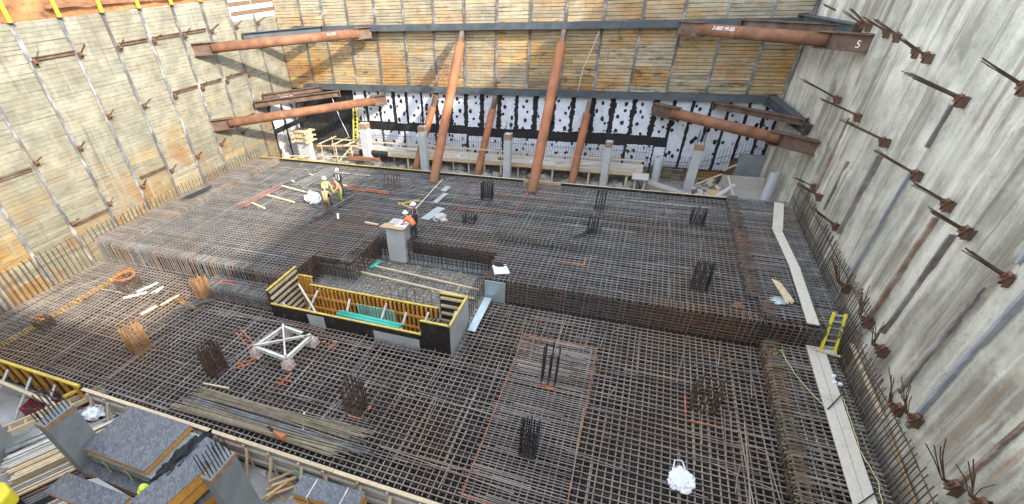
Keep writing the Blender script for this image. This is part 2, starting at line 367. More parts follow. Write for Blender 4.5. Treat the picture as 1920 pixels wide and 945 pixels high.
# soil bank above the left wall + guard posts on the pile heads
b = MB(); ny, nz = 110, 26
for j in range(nz+1):
    for i in range(ny+1):
        y = YF+(YB-YF)*i/ny; z = 10.22+3.1*j/nz
        b.v.append((XL-.12-(j/nz)**1.2*1.5+noise.fractal(Vector((0, y*.7, z*.9)), .9, 2.1, 5)*.30*(1 if j else .1), y, z+noise.noise(Vector((3, y, z)))*.1))
for j in range(nz):
    for i in range(ny):
        k = j*(ny+1)+i; b.f.append([k, k+1, k+ny+2, k+ny+1]); b.c.append((1, 1, 1)); b.m.append(0)
structure(b.build('soil_bank', M['soil'], smooth=True))
tag(MB().bar((XL+.02, 19.0, 10.75), (XL+.02, 31.6, 10.55), .05, .16).bar((XL+.02, 31.9, 10.6), (XL+.02, 35, 10.55), .05, .14).build('waling_timber', M['rust']), 'rusty horizontal rail along the foot of the orange bank above the left wall', 'rail')
posts = [p for p in PL if 6 < p < 31]
for i, p in enumerate(posts):
    t_ = thing('guard_post', f'yellow guard post on the left wall top above a pile, {ORD[len(posts)-1-i]} from the far corner', 'post', (XL+.06, p, 10.25), 0, 'yellow guard posts on the left wall')
    MB().box(-.07, .07, -.07, .07, .03, 2.6).build('post', M['yellowpost'], t_, bevel=.01)
    MB().box(-.14, .14, -.14, .14, 0, .03).build('base_plate', M['brownsteel'], t_)

# right wall: shotcrete skin with vertical ridges; chamfer at the far corner
def xr(y): return XR if y < 32.6 else XR-(y-32.6)*.30
rw = thing('shotcrete_wall', 'right shoring wall sprayed with pale grey concrete and vertical streaks', 'shoring wall', (0, 0, 0))
b = MB(); ny, nz = 520, 150; z0, z1 = -3.05, 17.3
ridge = {}
for j in range(nz+1):
    for i in range(ny+1):
        y = YF+(YB+.3-YF)*i/ny; z = z0+(z1-z0)*j/nz
        k = noise.fractal(Vector((y*1.1, 0, z*.05)), .8, 2.1, 4)*.09
        k += noise.fractal(Vector((y*1.6, 5, z*1.1)), .9, 2.1, 4)*.022
        d = abs(((y-14.25+1.2) % 2.4)-1.2)
        k += .05*math.exp(-(d/.16)**2)
        k += .07*(noise.noise(Vector((int(y/1.2)*3.7, int((z+9)/4.1)*2.9, 1)))); k += .03*noise.noise(Vector((int(y/.35+.3*noise.noise(Vector((0, 3, z))))*5.7, int((z+9)/2.3)*1.9, 7)))
        b.v.append((xr(y)-k, y, z))
for j in range(nz):
    for i in range(ny):
        k = j*(ny+1)+i; yy = YF+(YB-YF)*i/ny; q = 1+.16*noise.noise(Vector((int(yy/1.2)*3.1, 4, j*.02)))+.14*noise.noise(Vector((int(yy/.4)*2.3, 9, j*.03))); b.f.append([k+ny+1, k+ny+2, k+1, k]); b.c.append((q, q, q)); b.m.append(0)
b.build('shotcrete_skin', M['shot'], rw, smooth=True)
strips = [(20.7, .5, 5.0, 0), (17.9, .5, 4.6, 1), (16.7, .9, 4.6, 2), (14.27, .4, 4.3, 2), (13.1, .1, 4.9, 0), (10.6, .5, 4.6, 1), (23.6, 1.3, 4.7, 2), (26.2, 1.3, 3.6, 2), (28.4, 1.5, 4.9, 1), (13.9, 5.2, 8.0, 0), (20.6, 5.9, 7.2, 2)]
smat = [simple('grey_pile_flange', (.30, .31, .33), .6, .1, .3, 1.5, dirt=(.36, .35, .33)), simple('brown_pile_flange', (.27, .18, .12), .8, 0, .4, 1.5, dirt=(.42, .40, .36)), simple('stained_pile_flange', (.20, .165, .15), .7, .1, .5, 1.2, dirt=(.40, .38, .35))]
for y, za, zb, k in strips:
    m = MB(); z = za
    while z < zb:
        h = U(.15, .5); w = U(.04, .065); oo = U(-.012, .012)
        m.box(XR-.135+U(0, .004), XR+.05, y-w+oo, y+w+oo, z, min(zb, z+h)); z += h
    m.build('exposed_pile_flange', smat[k], rw)
# wall behind the camera (the photographer stands on its staging) – shades the near end of the pit
fw = thing('shotcrete_wall', 'near shoring wall behind the viewpoint, grey sprayed concrete', 'shoring wall', (0, 0, 0))
MB().box(XL-2, XR+.5, YF-.3, YF, -3.05, 17.3).build('shotcrete_skin', M['shot'], fw)

# ------------------------------------------------------------------ walers and struts
def ibeam(m, p, q, w=.35, h=.6, tf=.04, up=(0, 0, 1), c=(1, 1, 1)):
    p = Vector(p); q = Vector(q); u = Vector(up).normalized(); d = (q-p).normalized(); u = (u-d*u.dot(d)).normalized()
    m.bar(p+u*(h/2-tf/2), q+u*(h/2-tf/2), w, tf, c, up=u); m.bar(p-u*(h/2-tf/2), q-u*(h/2-tf/2), w, tf, c, up=u)
    m.bar(p, q, tf*.8, h-2*tf, c, up=u)
def waler(name, z, label):
    t_ = thing(name, label, 'waler beam', (-10, YB-.35, z))
    m = MB()
    for a, e in ((-17.0, -9.2), (-9.2, -1.5), (-1.5, 7.5), (7.5, 17.6)):
        # H section lying on its side: two flanges upright, web between
        ibeam(m, (a+.006, 0, 0), (e-.006, 0, 0), .36, .42, .035, up=(0, 1, 0), c=jit((1, 1, 1), .12))
    m.build('beam', M['waler'], t_)
    m = MB()
    for p in PB:
        m.box(p+10-.02, p+10+.02, -.16, .16, -.165, .165)
        m.prism([(p+10-.06, .12, -.18), (p+10-.06, .28, -.18), (p+10-.06, .28, -.55)], (.04, 0, 0))
    m.build('stiffener_plates', M['brownsteel'], t_)
waler('steel_waler', 7.95, 'upper dark grey steel waler running across the far timber wall')
waler('steel_waler', 3.95, 'lower dark grey steel waler above the black and white membrane')
def strut(a, b_, label, r=.30, hb=1.4, he=1.2):
    a = Vector(a); b_ = Vector(b_); d = (b_-a).normalized(); L = (b_-a).length
    t_ = thing('corner_strut', label, 'strut', a, 0, 'diagonal corner struts')
    A = Vector((0, 0, 0)); B = b_-a
    m = MB(); m.tube([A+d*hb*.75, B-d*he*.75], r, 24); m.build('pipe', M['rust'], t_, smooth=True)
    for q_ in (.36, .63): MB().tube([A+d*(L*q_), A+d*(L*q_+.03)], r+.012, 24).build('weld_band', M['brownsteel'], t_)
    for e0, e1 in ((A-d*.1, A+d*hb), (B-d*he, B+d*.1)):
        m = MB(); ibeam(m, e0, e1, .46, .72, .035); m.build('end_bracket', M['brownsteel'], t_)
    return t_
s1 = strut((XL+.05, 27.4, 7.78), (-20.0, YB-.55, 7.72), 'upper left rusty pipe strut from the left wall to the upper waler')
s2 = strut((XL+.05, 26.8, 3.18), (-19.4, YB-.55, 3.2), 'lower left rusty pipe strut from the left wall above the membrane')
s3 = strut((XR-.1, 30.2, 7.66), (1.2, YB-.55, 7.75), 'upper right rusty pipe strut with white spray writing', hb=2.2, he=1.6)
s4 = strut((XR-.1, 31.0, 2.75), (.7, YB-.55, 3.25), 'lower right rusty pipe strut in front of the membrane', hb=2.4, he=1.8)
def writing(txt, size, loc, xdir, zdir, parent, mat):
    cu_ = bpy.data.curves.new('txt', 'FONT'); cu_.body = txt; cu_.size = size; cu_.extrude = .002; cu_.offset = 0
    tmp = bpy.data.objects.new('txt', cu_); COL.objects.link(tmp); bpy.context.view_layer.update()
    me = bpy.data.meshes.new_from_object(tmp.evaluated_get(bpy.context.evaluated_depsgraph_get())); bpy.data.objects.remove(tmp)
    at = me.color_attributes.new('tint', 'FLOAT_COLOR', 'CORNER'); at.data.foreach_set('color', [1.]*(4*len(me.loops)))
    o = bpy.data.objects.new('spray_writing', me); COL.objects.link(o); me.materials.clear(); me.materials.append(mat)
    x = Vector(xdir).normalized(); z = Vector(zdir); z = (z-x*z.dot(x)).normalized(); n_ = x.cross(z)
    mw = Matrix((x, z, n_)).transposed().to_4x4(); mw.translation = Vector(loc)
    o.parent = parent; o.matrix_local = mw
    return o
dS3 = (Vector((1.2, YB-.55, 7.75))-Vector((XR-.1, 30.2, 7.66))).normalized()
nrm = Vector((-dS3.y, dS3.x, 0)).normalized(); nrm = nrm if nrm.y < 0 else -nrm
dn = -dS3
ang = (nrm*.80+Vector((0, 0, .60))).normalized()
side = dn.cross(ang); side = side if side.z > 0 else -side
writing('2-802 M-55', .27, dS3*7.6+ang*.305-side*.12, -dS3, side, s3, M['white'])
writing('5', .42, dS3*.45+nrm*.045+Vector((0, 0, -.2)), -dS3, (0, 0, 1), s3, M['white'])
dS1 = (Vector((-20.0, YB-.55, 7.72))-Vector((XL+.05, 27.4, 7.78))).normalized(); n1_ = Vector((dS1.y, -dS1.x, 0)).normalized()
a1 = (n1_*.80+Vector((0, 0, .6))).normalized(); sd = dS1.cross(a1); sd = sd if sd.z > 0 else -sd
writing('L5 M5', .25, dS1*8.9+a1*.305-sd*.12, dS1, sd, s1, M['cream'])
# second, shallower beams in the corners
def beam_thing(name, a, b_, label, w, h, mat, cat='steel beam', up=(0, 0, 1), extra=None):
    a = Vector(a); t_ = thing(name, label, cat, a)
    m = MB(); ibeam(m, (0, 0, 0), Vector(b_)-a, w, h, .03, up=up); m.build('beam', mat, t_)
    m = MB(); d = (Vector(b_)-a).normalized()
    MB().bar(d*.02, d*.06, w*1.25, h*1.25, up=up).build('end_plate', M['brownsteel'], t_); MB().bar((Vector(b_)-a)-d*.06, (Vector(b_)-a)-d*.02, w*1.25, h*1.25, up=up).build('end_plate', M['brownsteel'], t_)
    return t_
beam_thing('corner_beam', (XL+.1, 31.4, 3.55), (-23.5, YB-.6, 3.55), 'brown steel corner beam just above the lower left pipe strut', .5, .40, M['brownsteel'])
beam_thing('corner_beam', (XL+.1, 32.6, 3.85), (-25.2, YB-.6, 3.85), 'short brown steel beam tucked in the far left corner under the waler', .4, .34, M['brownsteel'])
beam_thing('corner_beam', (XL+.1, 32.2, 8.0), (-24.0, YB-.6, 8.0), 'dark grey steel corner beam beside the upper left pipe strut', .45, .36, M['waler'])
beam_thing('corner_beam', (XR-.1, 33.2, 7.9), (4.4, YB-.6, 7.95), 'brown steel corner beam behind the upper right pipe strut', .45, .36, M['brownsteel'])
beam_thing('corner_brace', (7.35, YB-.4, 8.05), (XR-.15, 32.0, 7.95), 'grey steel knee brace from the upper waler end to the concrete wall', .5, .5, M['waler'])
beam_thing('corner_beam', (XR-.4, 33.3, 3.45), (4.2, YB-.6, 3.6), 'brown steel corner beam with chalk marks above the lower right pipe strut', .45, .32, M['brownsteel'])
beam_thing('corner_brace', (7.2, YB-.4, 3.95), (XR-.2, 33.0, 3.1), 'grey steel knee brace from the lower waler end to the concrete wall', .5, .5, M['waler'])

def raker(top, foot, r, label, zt=0.):
    top = Vector(top); foot = Vector(foot); t_ = thing('raker', label, 'raker strut', foot, 0, 'inclined raker struts')
    d = (top-foot); L = d.length; d.normalize()
    m = MB(); m.tube([(0, 0, 0)]+[d*(L*k/6) for k in range(1, 6)]+[d*(L-.9)], r, 24, cap=True); m.build('pipe', M['raker'], t_, smooth=True)
    m = MB(); m.bar(d*(L-1.15), d*L, .26, .34, up=(0, 0, 1)); m.box(-.0, .0, 0, 0, 0, 0) if False else None
    m.build('head_bracket', M['brownsteel'], t_)
    m = MB()
    for k in (.28, .5, .71):
        p = d*(L*k)+Vector((r*.55, -r*.75, 0)); m.tube([p-d*.05, p+d*.05], .035, 8)
    m.build('lifting_lug', M['brownsteel'], t_)
raker((-12.75, YB-.45, 7.62), (-12.2, 28.0, -.05), .31, 'long rusty raker left of centre, foot standing on the upper mat edge')
raker((-5.75, YB-.45, 7.62), (-5.5, 28.0, -.05), .31, 'long rusty raker right of centre, foot standing on the upper mat edge')
raker((-14.98, YB-.45, 3.6), (-16.2, 33.6, -1.55), .27, 'short raker partly hidden behind the left long raker')
raker((-10.26, YB-.45, 3.6), (-10.95, 33.6, -1.55), .27, 'short rusty raker standing between the two long rakers')
raker((-3.52, YB-.45, 3.6), (-3.75, 33.2, -1.55), .27, 'short rusty raker to the right of both long rakers')

# ------------------------------------------------------------------ tieback anchors
RA = [(34.9, 8.22, 1.3, .6), (32.0, 8.18, 1.0, .6), (30.9, 8.2, .9, .7), (28.4, 8.25, 1.0, .5), (27.1, 8.25, 1., .6), (24.7, 8.04, .7, .45), (23.7, 8.04, .95, .55),
      (30.9, 5.14, 2.2, 1.05), (27.2, 5.2, 1.8, .75), (23.6, 5.18, 1.85, .8), (20.1, 7.42, 1.9, .8), (17.6, 8.25, 1.1, .6), (20.1, 5.11, 1.6, .8), (17.6, 5.1, 1.1, .55), (16.1, 4.93, 1.1, .55), (13.7, 4.84, 1.15, .65),
      (28.5, 1.5, 1.0, .4), (27.3, 1.46, 1.1, .55), (23.9, 1.45, 1.2, .8), (20.3, .45, .7, 1.3), (17.7, .6, .35, 1.15), (16.05, .6, .25, 1.1), (13.7, .15, .5, 1.1), (12.9, .55, .6, 1.25), (10.5, .67, 1.0, 1.5), (9.7, 1.1, .4, .9)]
def anchor(x, y, z, dx, dz, sgn, label, group):
    t_ = thing('tieback_anchor', label, 'anchor', (x, y, z), 0, group); t_.scale = ((1., .8, 1.) if dz > dx else (.9, .7, .85)) if sgn < 0 else (.8, .6, .7)
    L = math.hypot(dx, dz); D = Vector((sgn*dx, 0, dz))/L; Hn = Vector((-D.z, 0, D.x))*sgn
    steep = Vector((sgn*.85, 0, .52)).normalized()
    m = MB(); m.box(-.17, .17, -.13, -.10, -.2, .14); m.box(-.17, .17, .10, .13, -.2, .14); m.prism([(sgn*-.05, -.15, -.22), (sgn*-.05, .15, -.22), (sgn*.05, .15, .16), (sgn*.05, -.15, .16)], (sgn*.02, 0, 0))
    m.build('bracket', M['brownsteel'], t_)
    c0 = steep*.2
    m = MB(); m.bar(c0-steep*.03, c0+steep*.03, .30, .26, up=(0, 1, 0)); m.tube([c0, c0+steep*.12], .085, 12); m.build('bearing_plate', M['plate'], t_)
    m = MB(); spread = .04 if dx > dz else .22
    n_ = rnd.randint(6, 9)
    for k in range(n_):
        off = Vector((U(-.05, .05), U(-.05, .05), U(-.05, .05)))
        le = L*U(.72, 1.05); bend = Vector((U(-1, 1)*spread, U(-1, 1)*spread*1.6, U(-.6, .6)*spread)); D_ = D
        p0 = c0+steep*.08+off; p1 = p0+(steep if dx <= dz else D)*.2; p2 = p1+D*(le*.5)+bend*.35; p3 = p1+D*le*.85+bend
        m.tube([p0, p1, p2, p3], .013, 5)
    m.build('steel_strands', M['rebar_brown'], t_)
rows = {'top': [], 'middle': [], 'bottom': []}
for a in sorted(RA, key=lambda a: -a[0]):
    r_ = 'top' if a[1] > 6.5 else 'middle' if a[1] > 3 else 'bottom'; rows[r_].append(a)
for r_, L_ in rows.items():
    for k, a in enumerate(L_):
        look = 'long drooping' if a[2] > 1.4 else 'upright fanned' if a[3] > a[2] else 'short'
        anchor(XR-.08, a[0], a[1], a[2], a[3], -1, f'{look} anchor strands, right concrete wall, {r_} row, {ORD[k]} from the far corner', f'tieback anchors on the right wall')
LA = [(p, 8.6) for p in PL if 13 < p < 35]+[(p, 5.55 if p > 19 else 4.5) for p in PL if 14 < p < 33]+[(p, 1.3+.28*(p-17.2)/2.4*.5) for p in PL if 14 < p < 31]
rows = {'top': [], 'middle': [], 'bottom': []}
for a in sorted(LA, key=lambda a: -a[0]): rows['top' if a[1] > 7 else 'middle' if a[1] > 3.5 else 'bottom'].append(a)
for r_, L_ in rows.items():
    for k, a in enumerate(L_):
        y, z = a
        if rnd.random() < .12 and r_ == 'middle': continue
        anchor(XL+.1, y+.1, z, U(.5, .9), U(.35, .6), 1, f'small rusty anchor, left timber wall, {r_} row, {ORD[k]} from the far corner', 'tieback anchors on the left wall')
# short rusty channels between left-wall piles, behind the anchors
for (ya, yb, z, lab) in ((17.2, 19.4, 8.75, 'nearest of the upper row'), (22.2, 24.1, 8.75, 'second of the upper row'), (24.5, 26.6, 8.75, 'third of the upper row'), (26.9, 28.9, 8.75, 'fourth of the upper row'), (24.5, 26.6, 5.75, 'nearest of the middle row'), (26.9, 28.9, 5.75, 'second of the middle row'),
                         (29.4, 31.4, 5.75, 'third of the middle row'), (12.4, 14.4, 4.3, 'at the left photo edge'), (14.9, 17.0, 1.0, 'nearest above the starter bars'), (19.8, 21.8, 1.9, 'second above the starter bars'), (27.0, 31.2, 2.9, 'long one near the far corner')):
    m = MB(); m.box(XL+.02, XL+.07, ya, yb, z-.09, z+.09); m.box(XL+.07, XL+.15, ya, yb, z+.06, z+.09)
    tag(m.build('wall_channel', M['brownsteel']), f'rusty steel channel between piles of the left wall, {lab}', 'steel channel', 'short channels on the left wall')

# ------------------------------------------------------------------ membrane on the far wall
mb = thing('waterproofing_membrane', 'black coated waterproofing with ragged white sheets along the far wall foot', 'membrane')
b = MB(); nx, nz = 260, 44; xa, xb, za, zb = -28.45, 8.3, -1.5, 3.74
def zlow(x): return -.75 if x < 1.2 else -.62 if x < 6.3 else .25
for j in range(nz+1):
    for i in range(nx+1):
        x = xa+(xb-xa)*i/nx; q = j/nz; z = zlow(x)*(1-q)+zb*q
        b.v.append((x, YB-.14-.03*noise.noise(Vector((x*3, z*3, 0)))-(.05 if -27 < x < -23.2 else 0), z))
for j in range(nz):
    for i in range(nx):
        k = j*(nx+1)+i; b.f.append([k, k+1, k+nx+2, k+nx+1]); b.c.append((1, 1, 1)); b.m.append(0)
b.build('black_backing', M['black'], mb)
def sheet(x0, x1, z0, z1, lean=0., ragged=.06, fn=None, nseg=10):
    """white sheet with torn edges"""
    pts = []
    for k in range(nseg): q = k/nseg; pts.append((x0+(x1-x0)*q, z0+U(-1, 1)*ragged*.6))
    for k in range(nseg*2): q = k/(nseg*2); pts.append((x1+lean*q-abs(U(0, 1))**2*ragged*2.2, z0+(z1-z0)*q))
    for k in range(nseg): q = k/nseg; pts.append((x1+lean-(x1-x0)*q, z1+U(-1, 1)*ragged*.3))
    for k in range(nseg*2): q = k/(nseg*2); pts.append((x0+lean*(1-q)+abs(U(0, 1))**2*ragged*2.2, z1-(z1-z0)*q))
    m = MB(); f = fn or (lambda x, z, o: (x, YB-.19-o, z))
    m.prism([f(x, z, 0) for x, z in pts], Vector(f(0, 0, .015))-Vector(f(0, 0, 0)), jit((1, 1, 1), .06))
    m.build('white_sheet', M['memb'], mb)
blobs = []
def blob(x, z, r, fn=None):
    f = fn or (lambda x, z, o: (x, YB-.19-o, z))
    n_ = rnd.randint(8, 12); el_ = U(.8, 1.5)
    pts = [f(x+math.cos(2*math.pi*k/n_)*r*U(.65, 1.15), z+math.sin(2*math.pi*k/n_)*r*el_*U(.75, 1.2), .016) for k in range(n_)]
    bb_ = MB().prism(pts, Vector(f(0, 0, .022))-Vector(f(0, 0, 0))); blobs.append((r, bb_))
ups = [-22.75, -21.4, -20.2, -18.9, -17.7, -16.4, -15.2, -14.0, -12.75, -11.45, -10.1, -8.75, -7.4, -6.05, -4.7, -3.35, -2.0, -.6, .7, 1.9]
for i in range(len(ups)-1):
    gap = .12 if i % 3 else .22
    if 6 < i < 17: gap = U(.13, .26)
    sheet(ups[i]+gap, ups[i+1]-gap*.4, 1.42+U(-.08, .05), 3.72, ragged=.025 if i < 6 else .06)
    for k in range(5): blob(U(ups[i]+.3, ups[i+1]-.2), 1.6+.45*k+U(-.15, .15), U(.08, .15))
    for k in range(3): blob(ups[i+1]+U(-.12, .15), U(1.5, 3.6), U(.08, .17 if i > 6 else .11))
sx = -22.9
while sx < 1.2:
    e = sx+U(1.9, 3.2); sheet(sx, min(e, 1.3)-.10, -.7, .72+U(-.08, .1), ragged=.07, nseg=14)
    for k in range(9): blob(U(sx, e), rnd.choice((-.5, -.1, .35, .65))+U(-.08, .08), U(.06, .12))
    sx = e+(.25 if rnd.random() < .35 else 0)
rs = [1.95, 3.05, 4.15, 5.2, 6.3, 7.3, 8.0]
for i in range(len(rs)-1):
    sheet(rs[i]+.05, rs[i+1]-.10, -.6 if rs[i+1] < 6.5 else .3, 3.72, ragged=.03)
    for k in range(8): blob(U(rs[i]+.1, rs[i+1]-.1), U(-.3 if i < 4 else .4, 3.5), U(.06, .14))
sheet(1.25, 2.0, -.6, .7, ragged=.04)
# return along the left wall
fLm = lambda x, z, o: (XL+.16+o, x, z)
m = MB(); m.box(XL+.05, XL+.14, 32.9, YB-.2, -1.5, 3.6); m.build('black_backing', M['black'], mb)
for a, e in ((32.95, 34.3), (34.5, 35.7), (35.8, 36.3)):
    sheet(a, e, 1.3, 3.5, fn=fLm, ragged=.05); sheet(a, e, -1.4, .9, fn=fLm, ragged=.05)
    for k in range(6): blob(U(a, e), U(-1., 3.4), U(.06, .15), fLm)
blobs.sort(key=lambda q: -q[0]); rest = MB()
for r_, bb_ in blobs[:100]: bb_.build('tar_patch', M['black'], mb)
for r_, bb_ in blobs[100:]: rest.add(bb_.v, bb_.f)
rest.build('tar_patches', M['black'], mb, kind='stuff')
# dark wall-starter bars in front of the membrane
def bar_fence(name, pts, label, mat, rails=(.5,), r=.014, cat='starter bars', rr=.014, lean=.0, parts=True):
    """pts: list of (x,y,z0,z1) vertical bars; first/last give the rails"""
    t_ = thing(name, label, cat, (pts[0][0], pts[0][1], pts[0][2])); O = Vector(t_.location)
    m = MB()
    for (x, y, z0, z1) in pts:
        q = Vector((U(-lean, lean), U(-lean, lean), 0)); m.tube([Vector((x, y, z0))-O, Vector((x, y, (z0+z1)/2))-O+q*.4, Vector((x, y, z1))-O+q], r, 5)
    big = len(pts) > 100
    m.build('vertical_bars', mat, t_, kind='stuff')
    m = MB()
    for f in rails:
        P = [Vector((x, y, z0+(z1-z0)*f))-O+Vector((0, 0, U(-.02, .02))) for (x, y, z0, z1) in pts[::8]+[pts[-1]]]
        m.tube(P, rr, 5)
    m.build('rail_bars', mat, t_, kind='stuff')
    return t_
bar_fence('wall_starter_bars', [(x, YB-.42+U(-.01, .01), -1.4, .78+U(-.05, .05)) for x in np.arange(-22.8, 1.2, .2)], 'dark vertical starter bars standing in front of the white sheets on the far wall', M['rebar_dark'], (.55, .8), r=.012)
bar_fence('wall_starter_bars', [(x, YB-.45, -1.5, 1.1+U(-.05, .05)) for x in np.arange(-27.9, -23.0, .16)], 'dark starter bars in front of the black recess at the far left corner', M['rebar_grey'], (.5,), r=.012)
bar_fence('wall_starter_bars', [(x, YB-.42, -1.5, (.25 if x < 4 else .25+(x-4)*.45)) for x in np.arange(1.4, 7.9, .2)], 'grid of starter bars over the exposed timber at the far right', M['rebar_dark'], (.2, .4, .6, .75), r=.011)
bar_fence('wall_starter_bars', [(XL+.42, y, -1.5, .95+U(-.05, .05)) for y in np.arange(31.2, 36.2, .2)], 'starter bars along the left wall foot beside the far corner', M['rebar_rust'], (.5,), r=.013)

# ------------------------------------------------------------------ concrete columns
def column(x, y, w, l, z0, z1, label, mat, group, bars=0, cap=None, rz=0, barh=.7, name='concrete_column', bm=None):
    t_ = thing(name, label, 'column', (x, y, z0), rz, group)
    h = z1-z0
    m = MB(); seg = 4
    m.box(-w/2, w/2, -l/2, l/2, 0, h); m.build('shaft', mat, t_, bevel=.015)
    if cap:
        m = MB(); m.box(-w/2-.012, w/2+.012, -l/2-.012, l/2+.012, h-cap, h-.01); m.build('rough_top_band', M['captop'], t_)
    if bars:
        m = MB()
        for k in range(bars):
            q = k/(bars-1) if bars > 1 else .5
            for s_ in (-1, 1):
                bx, by = (s_*(w/2-.07), -l/2+.08+(l-.16)*q) if l > w else (-w/2+.08+(w-.16)*q, s_*(l/2-.07))
                m.tube([(bx, by, h-.05), (bx+U(-.02, .02), by+U(-.02, .02), h+barh*U(.8, 1.1))], .018, 6)
        m.build('starter_bars', bm or M['rebar_dark'], t_, kind=None)
    return t_
gcol = 'concrete columns behind the upper mat'
column(3.85, 34.2, .55, .55, -1.6, 1.75, 'pale square column in front of the far right membrane, plywood band at its top', M['conc_lt'], gcol, 3, .4)
column(-1.67, 34.2, .45, .5, -1.6, 1.55, 'slim pale column right of the long rakers, pointed bars on top', M['conc_lt'], gcol, 2, .35)
column(-8.46, 33.2, .5, .5, -1.6, 1.95, 'slim pale column standing between the two long rakers', M['conc_lt'], gcol, 2, .4)
column(-15.4, 34.0, .55, .5, -1.6, 1.9, 'pale column just left of the left long raker', M['conc_lt'], gcol, 3, .35)
column(-20.34, 33.8, .65, .6, -1.6, 1.95, 'sunlit pale column with orange top band near the yellow ladder', M['conc_lt'], gcol, 3, .4)
t_ = column(-25.94, 33.2, 1.15, .55, -1.6, 1.25, 'broad sunlit column with timber formwork box on its head at far left', M['conc_lt'], gcol, 8, None, barh=2.1)
m = MB()
for s_ in (-1, 1):
    for k in range(5): m.box(-.68+k*.30, -.56+k*.30, s_*.36-.04, s_*.36+.04, 2.0, 2.95)
    for z in (2.05, 2.4, 2.8): m.box(-.95, .95, s_*.44-.04, s_*.44+.04, z, z+.1)
for s_ in (-1, 1):
    for z in (2.0, 2.35, 2.75): m.box(s_*.70-.04, s_*.70+.04, -.7, .7, z, z+.1)
m.box(-.62, -.58, -.3, .3, 2.0, 2.95); m.box(.58, .62, -.3, .3, 2.0, 2.95); m.box(-.6, .6, -.31, -.28, 2.0, 2.95); m.box(-.6, .6, .28, .31, 2.0, 2.95)
m.build('timber_formwork_collar', M['wood'], t_)
def tubecol(p, q, r, label):
    p = Vector(p); t_ = thing('column_form_tube', label, 'form tube', p, 0, 'grey cardboard column tubes')
    m = MB(); q = Vector(q)-p; m.tube([(0, 0, 0), q], r, 24, cap=False); m.tube([q, (0, 0, 0)], r-.02, 24, cap=False)
    m.build('tube_shell', M['pvcgrey'], t_, smooth=True)
    d = q.normalized(); m = MB(); m.tube([q*.9, q*.9+d*.02], r-.02, 24); m.build('shade_disc', M['black'], t_)  # black disc below the rim paints the shaded hollow of the tube
tubecol((1.75, 35.4, -1.5), (1.75, 35.4, .35), .27, 'upright grey tube standing against the timber wall, left of the square far right column')
tubecol((8.3, 33.3, -1.5), (8.35, 33.4, .55), .27, 'upright grey tube alone near the right wall corner')
tubecol((5.2, 32.0, -1.0), (6.3, 33.0, -.35), .16, 'small grey tube lying on the timber offcuts behind the mat edge')

# ------------------------------------------------------------------ timber deck along the far wall
dk = thing('timber_walkway', 'long pale timber scaffold walkway on posts along the far wall', 'walkway', (-10, 35, -.5))
m = MB(); x = -13.2+0.
for j, y in enumerate(np.arange(-.75, 1.05, .26)):
    x = -12.6
    while x < 10.7:
        L_ = U(2.5, 4); m.box(x+.01, min(10.8, x+L_), y, y+.245, U(-.012, .0), .045, jit((1, 1, .98), .14)); x += L_
m.build('deck_planks', M['woodgrey'], dk)
m = MB(); m.box(-12.7, 10.8, -.83, -.78, -.16, .10, (.9, .85, .8)); m.box(-12.7, 10.8, .9, .95, -.16, -.02); m.build('edge_board', M['wood'], dk)
for k, px in enumerate(np.arange(-12.2, 10.8, 1.3)):
    MB().box(px+U(-.1, .1)-.035, px+.04, -.72, -.64, -1.1, -.015).build('post', M['wood'], dk)
    if k % 2 == 0: MB().box(px, px+.05, -.78+.0, -.72, .045, .95).build('rail_post', M['wood'], dk)
m = MB(); m.bar((-12.7, -.80, .92), (10.8, -.80, .88), .04, .09); m.bar((-12.7, -.80, .5), (10.8, -.80, .47), .04, .09); m.build('guard_rail', M['wood'], dk)
# clutter on the walkway
for (x, y, L_, r_, mt, lab, nm) in ((-17.5, 35.2, 1.7, .12, 'pvcgrey', 'white plastic roll lying on the walkway near the yellow ladder', 'plastic_roll'), (-4.0, 34.9, 1.5, .11, 'white', 'white roll lying on the walkway right of the rakers', 'plastic_roll'), (-15.5, 35.4, 2.4, .09, 'ply', 'brown timber lying lengthwise on the walkway at left', 'timber_piece')):
    tag(MB().tube([(x, y, -.45+r_), (x+L_*.5, y+.03, -.45+r_), (x+L_, y+.1, -.45+r_)], r_, 10).build(nm, M[mt]), lab, 'roll' if 'roll' in nm else 'timber')
def crumple(name, loc, size, mat, label, cat, seed=0, flat=.5, nu=22, parent=None, group=None, soft=1.):
    m = MB(); N = nu
    for j in range(N+1):
        th = math.pi*j/N
        for i in range(2*N):
            ph = math.pi*i/N; d = Vector((math.sin(th)*math.cos(ph), math.sin(th)*math.sin(ph), math.cos(th)))
            k = 1+.42*soft*noise.fractal(d*1.6+Vector((seed, 0, 0)), .9 if soft < 1 else .7, 2.2, 5)-.35*abs(noise.noise(d*3.3+Vector((0, seed, 0))))
            p = Vector((d.x*size[0]*k, d.y*size[1]*k, max(-.02, d.z*size[2]*k))); m.v.append(tuple(p))
    for j in range(N):
        for i in range(2*N):
            i2 = (i+1) % (2*N); m.f.append([j*2*N+i, (j+1)*2*N+i, (j+1)*2*N+i2, j*2*N+i2]); m.c.append((1, 1, 1)); m.m.append(0)
    o = m.build(name, mat, parent, smooth=True); o.location = loc
    if label: tag(o, label, cat, group)
    return o
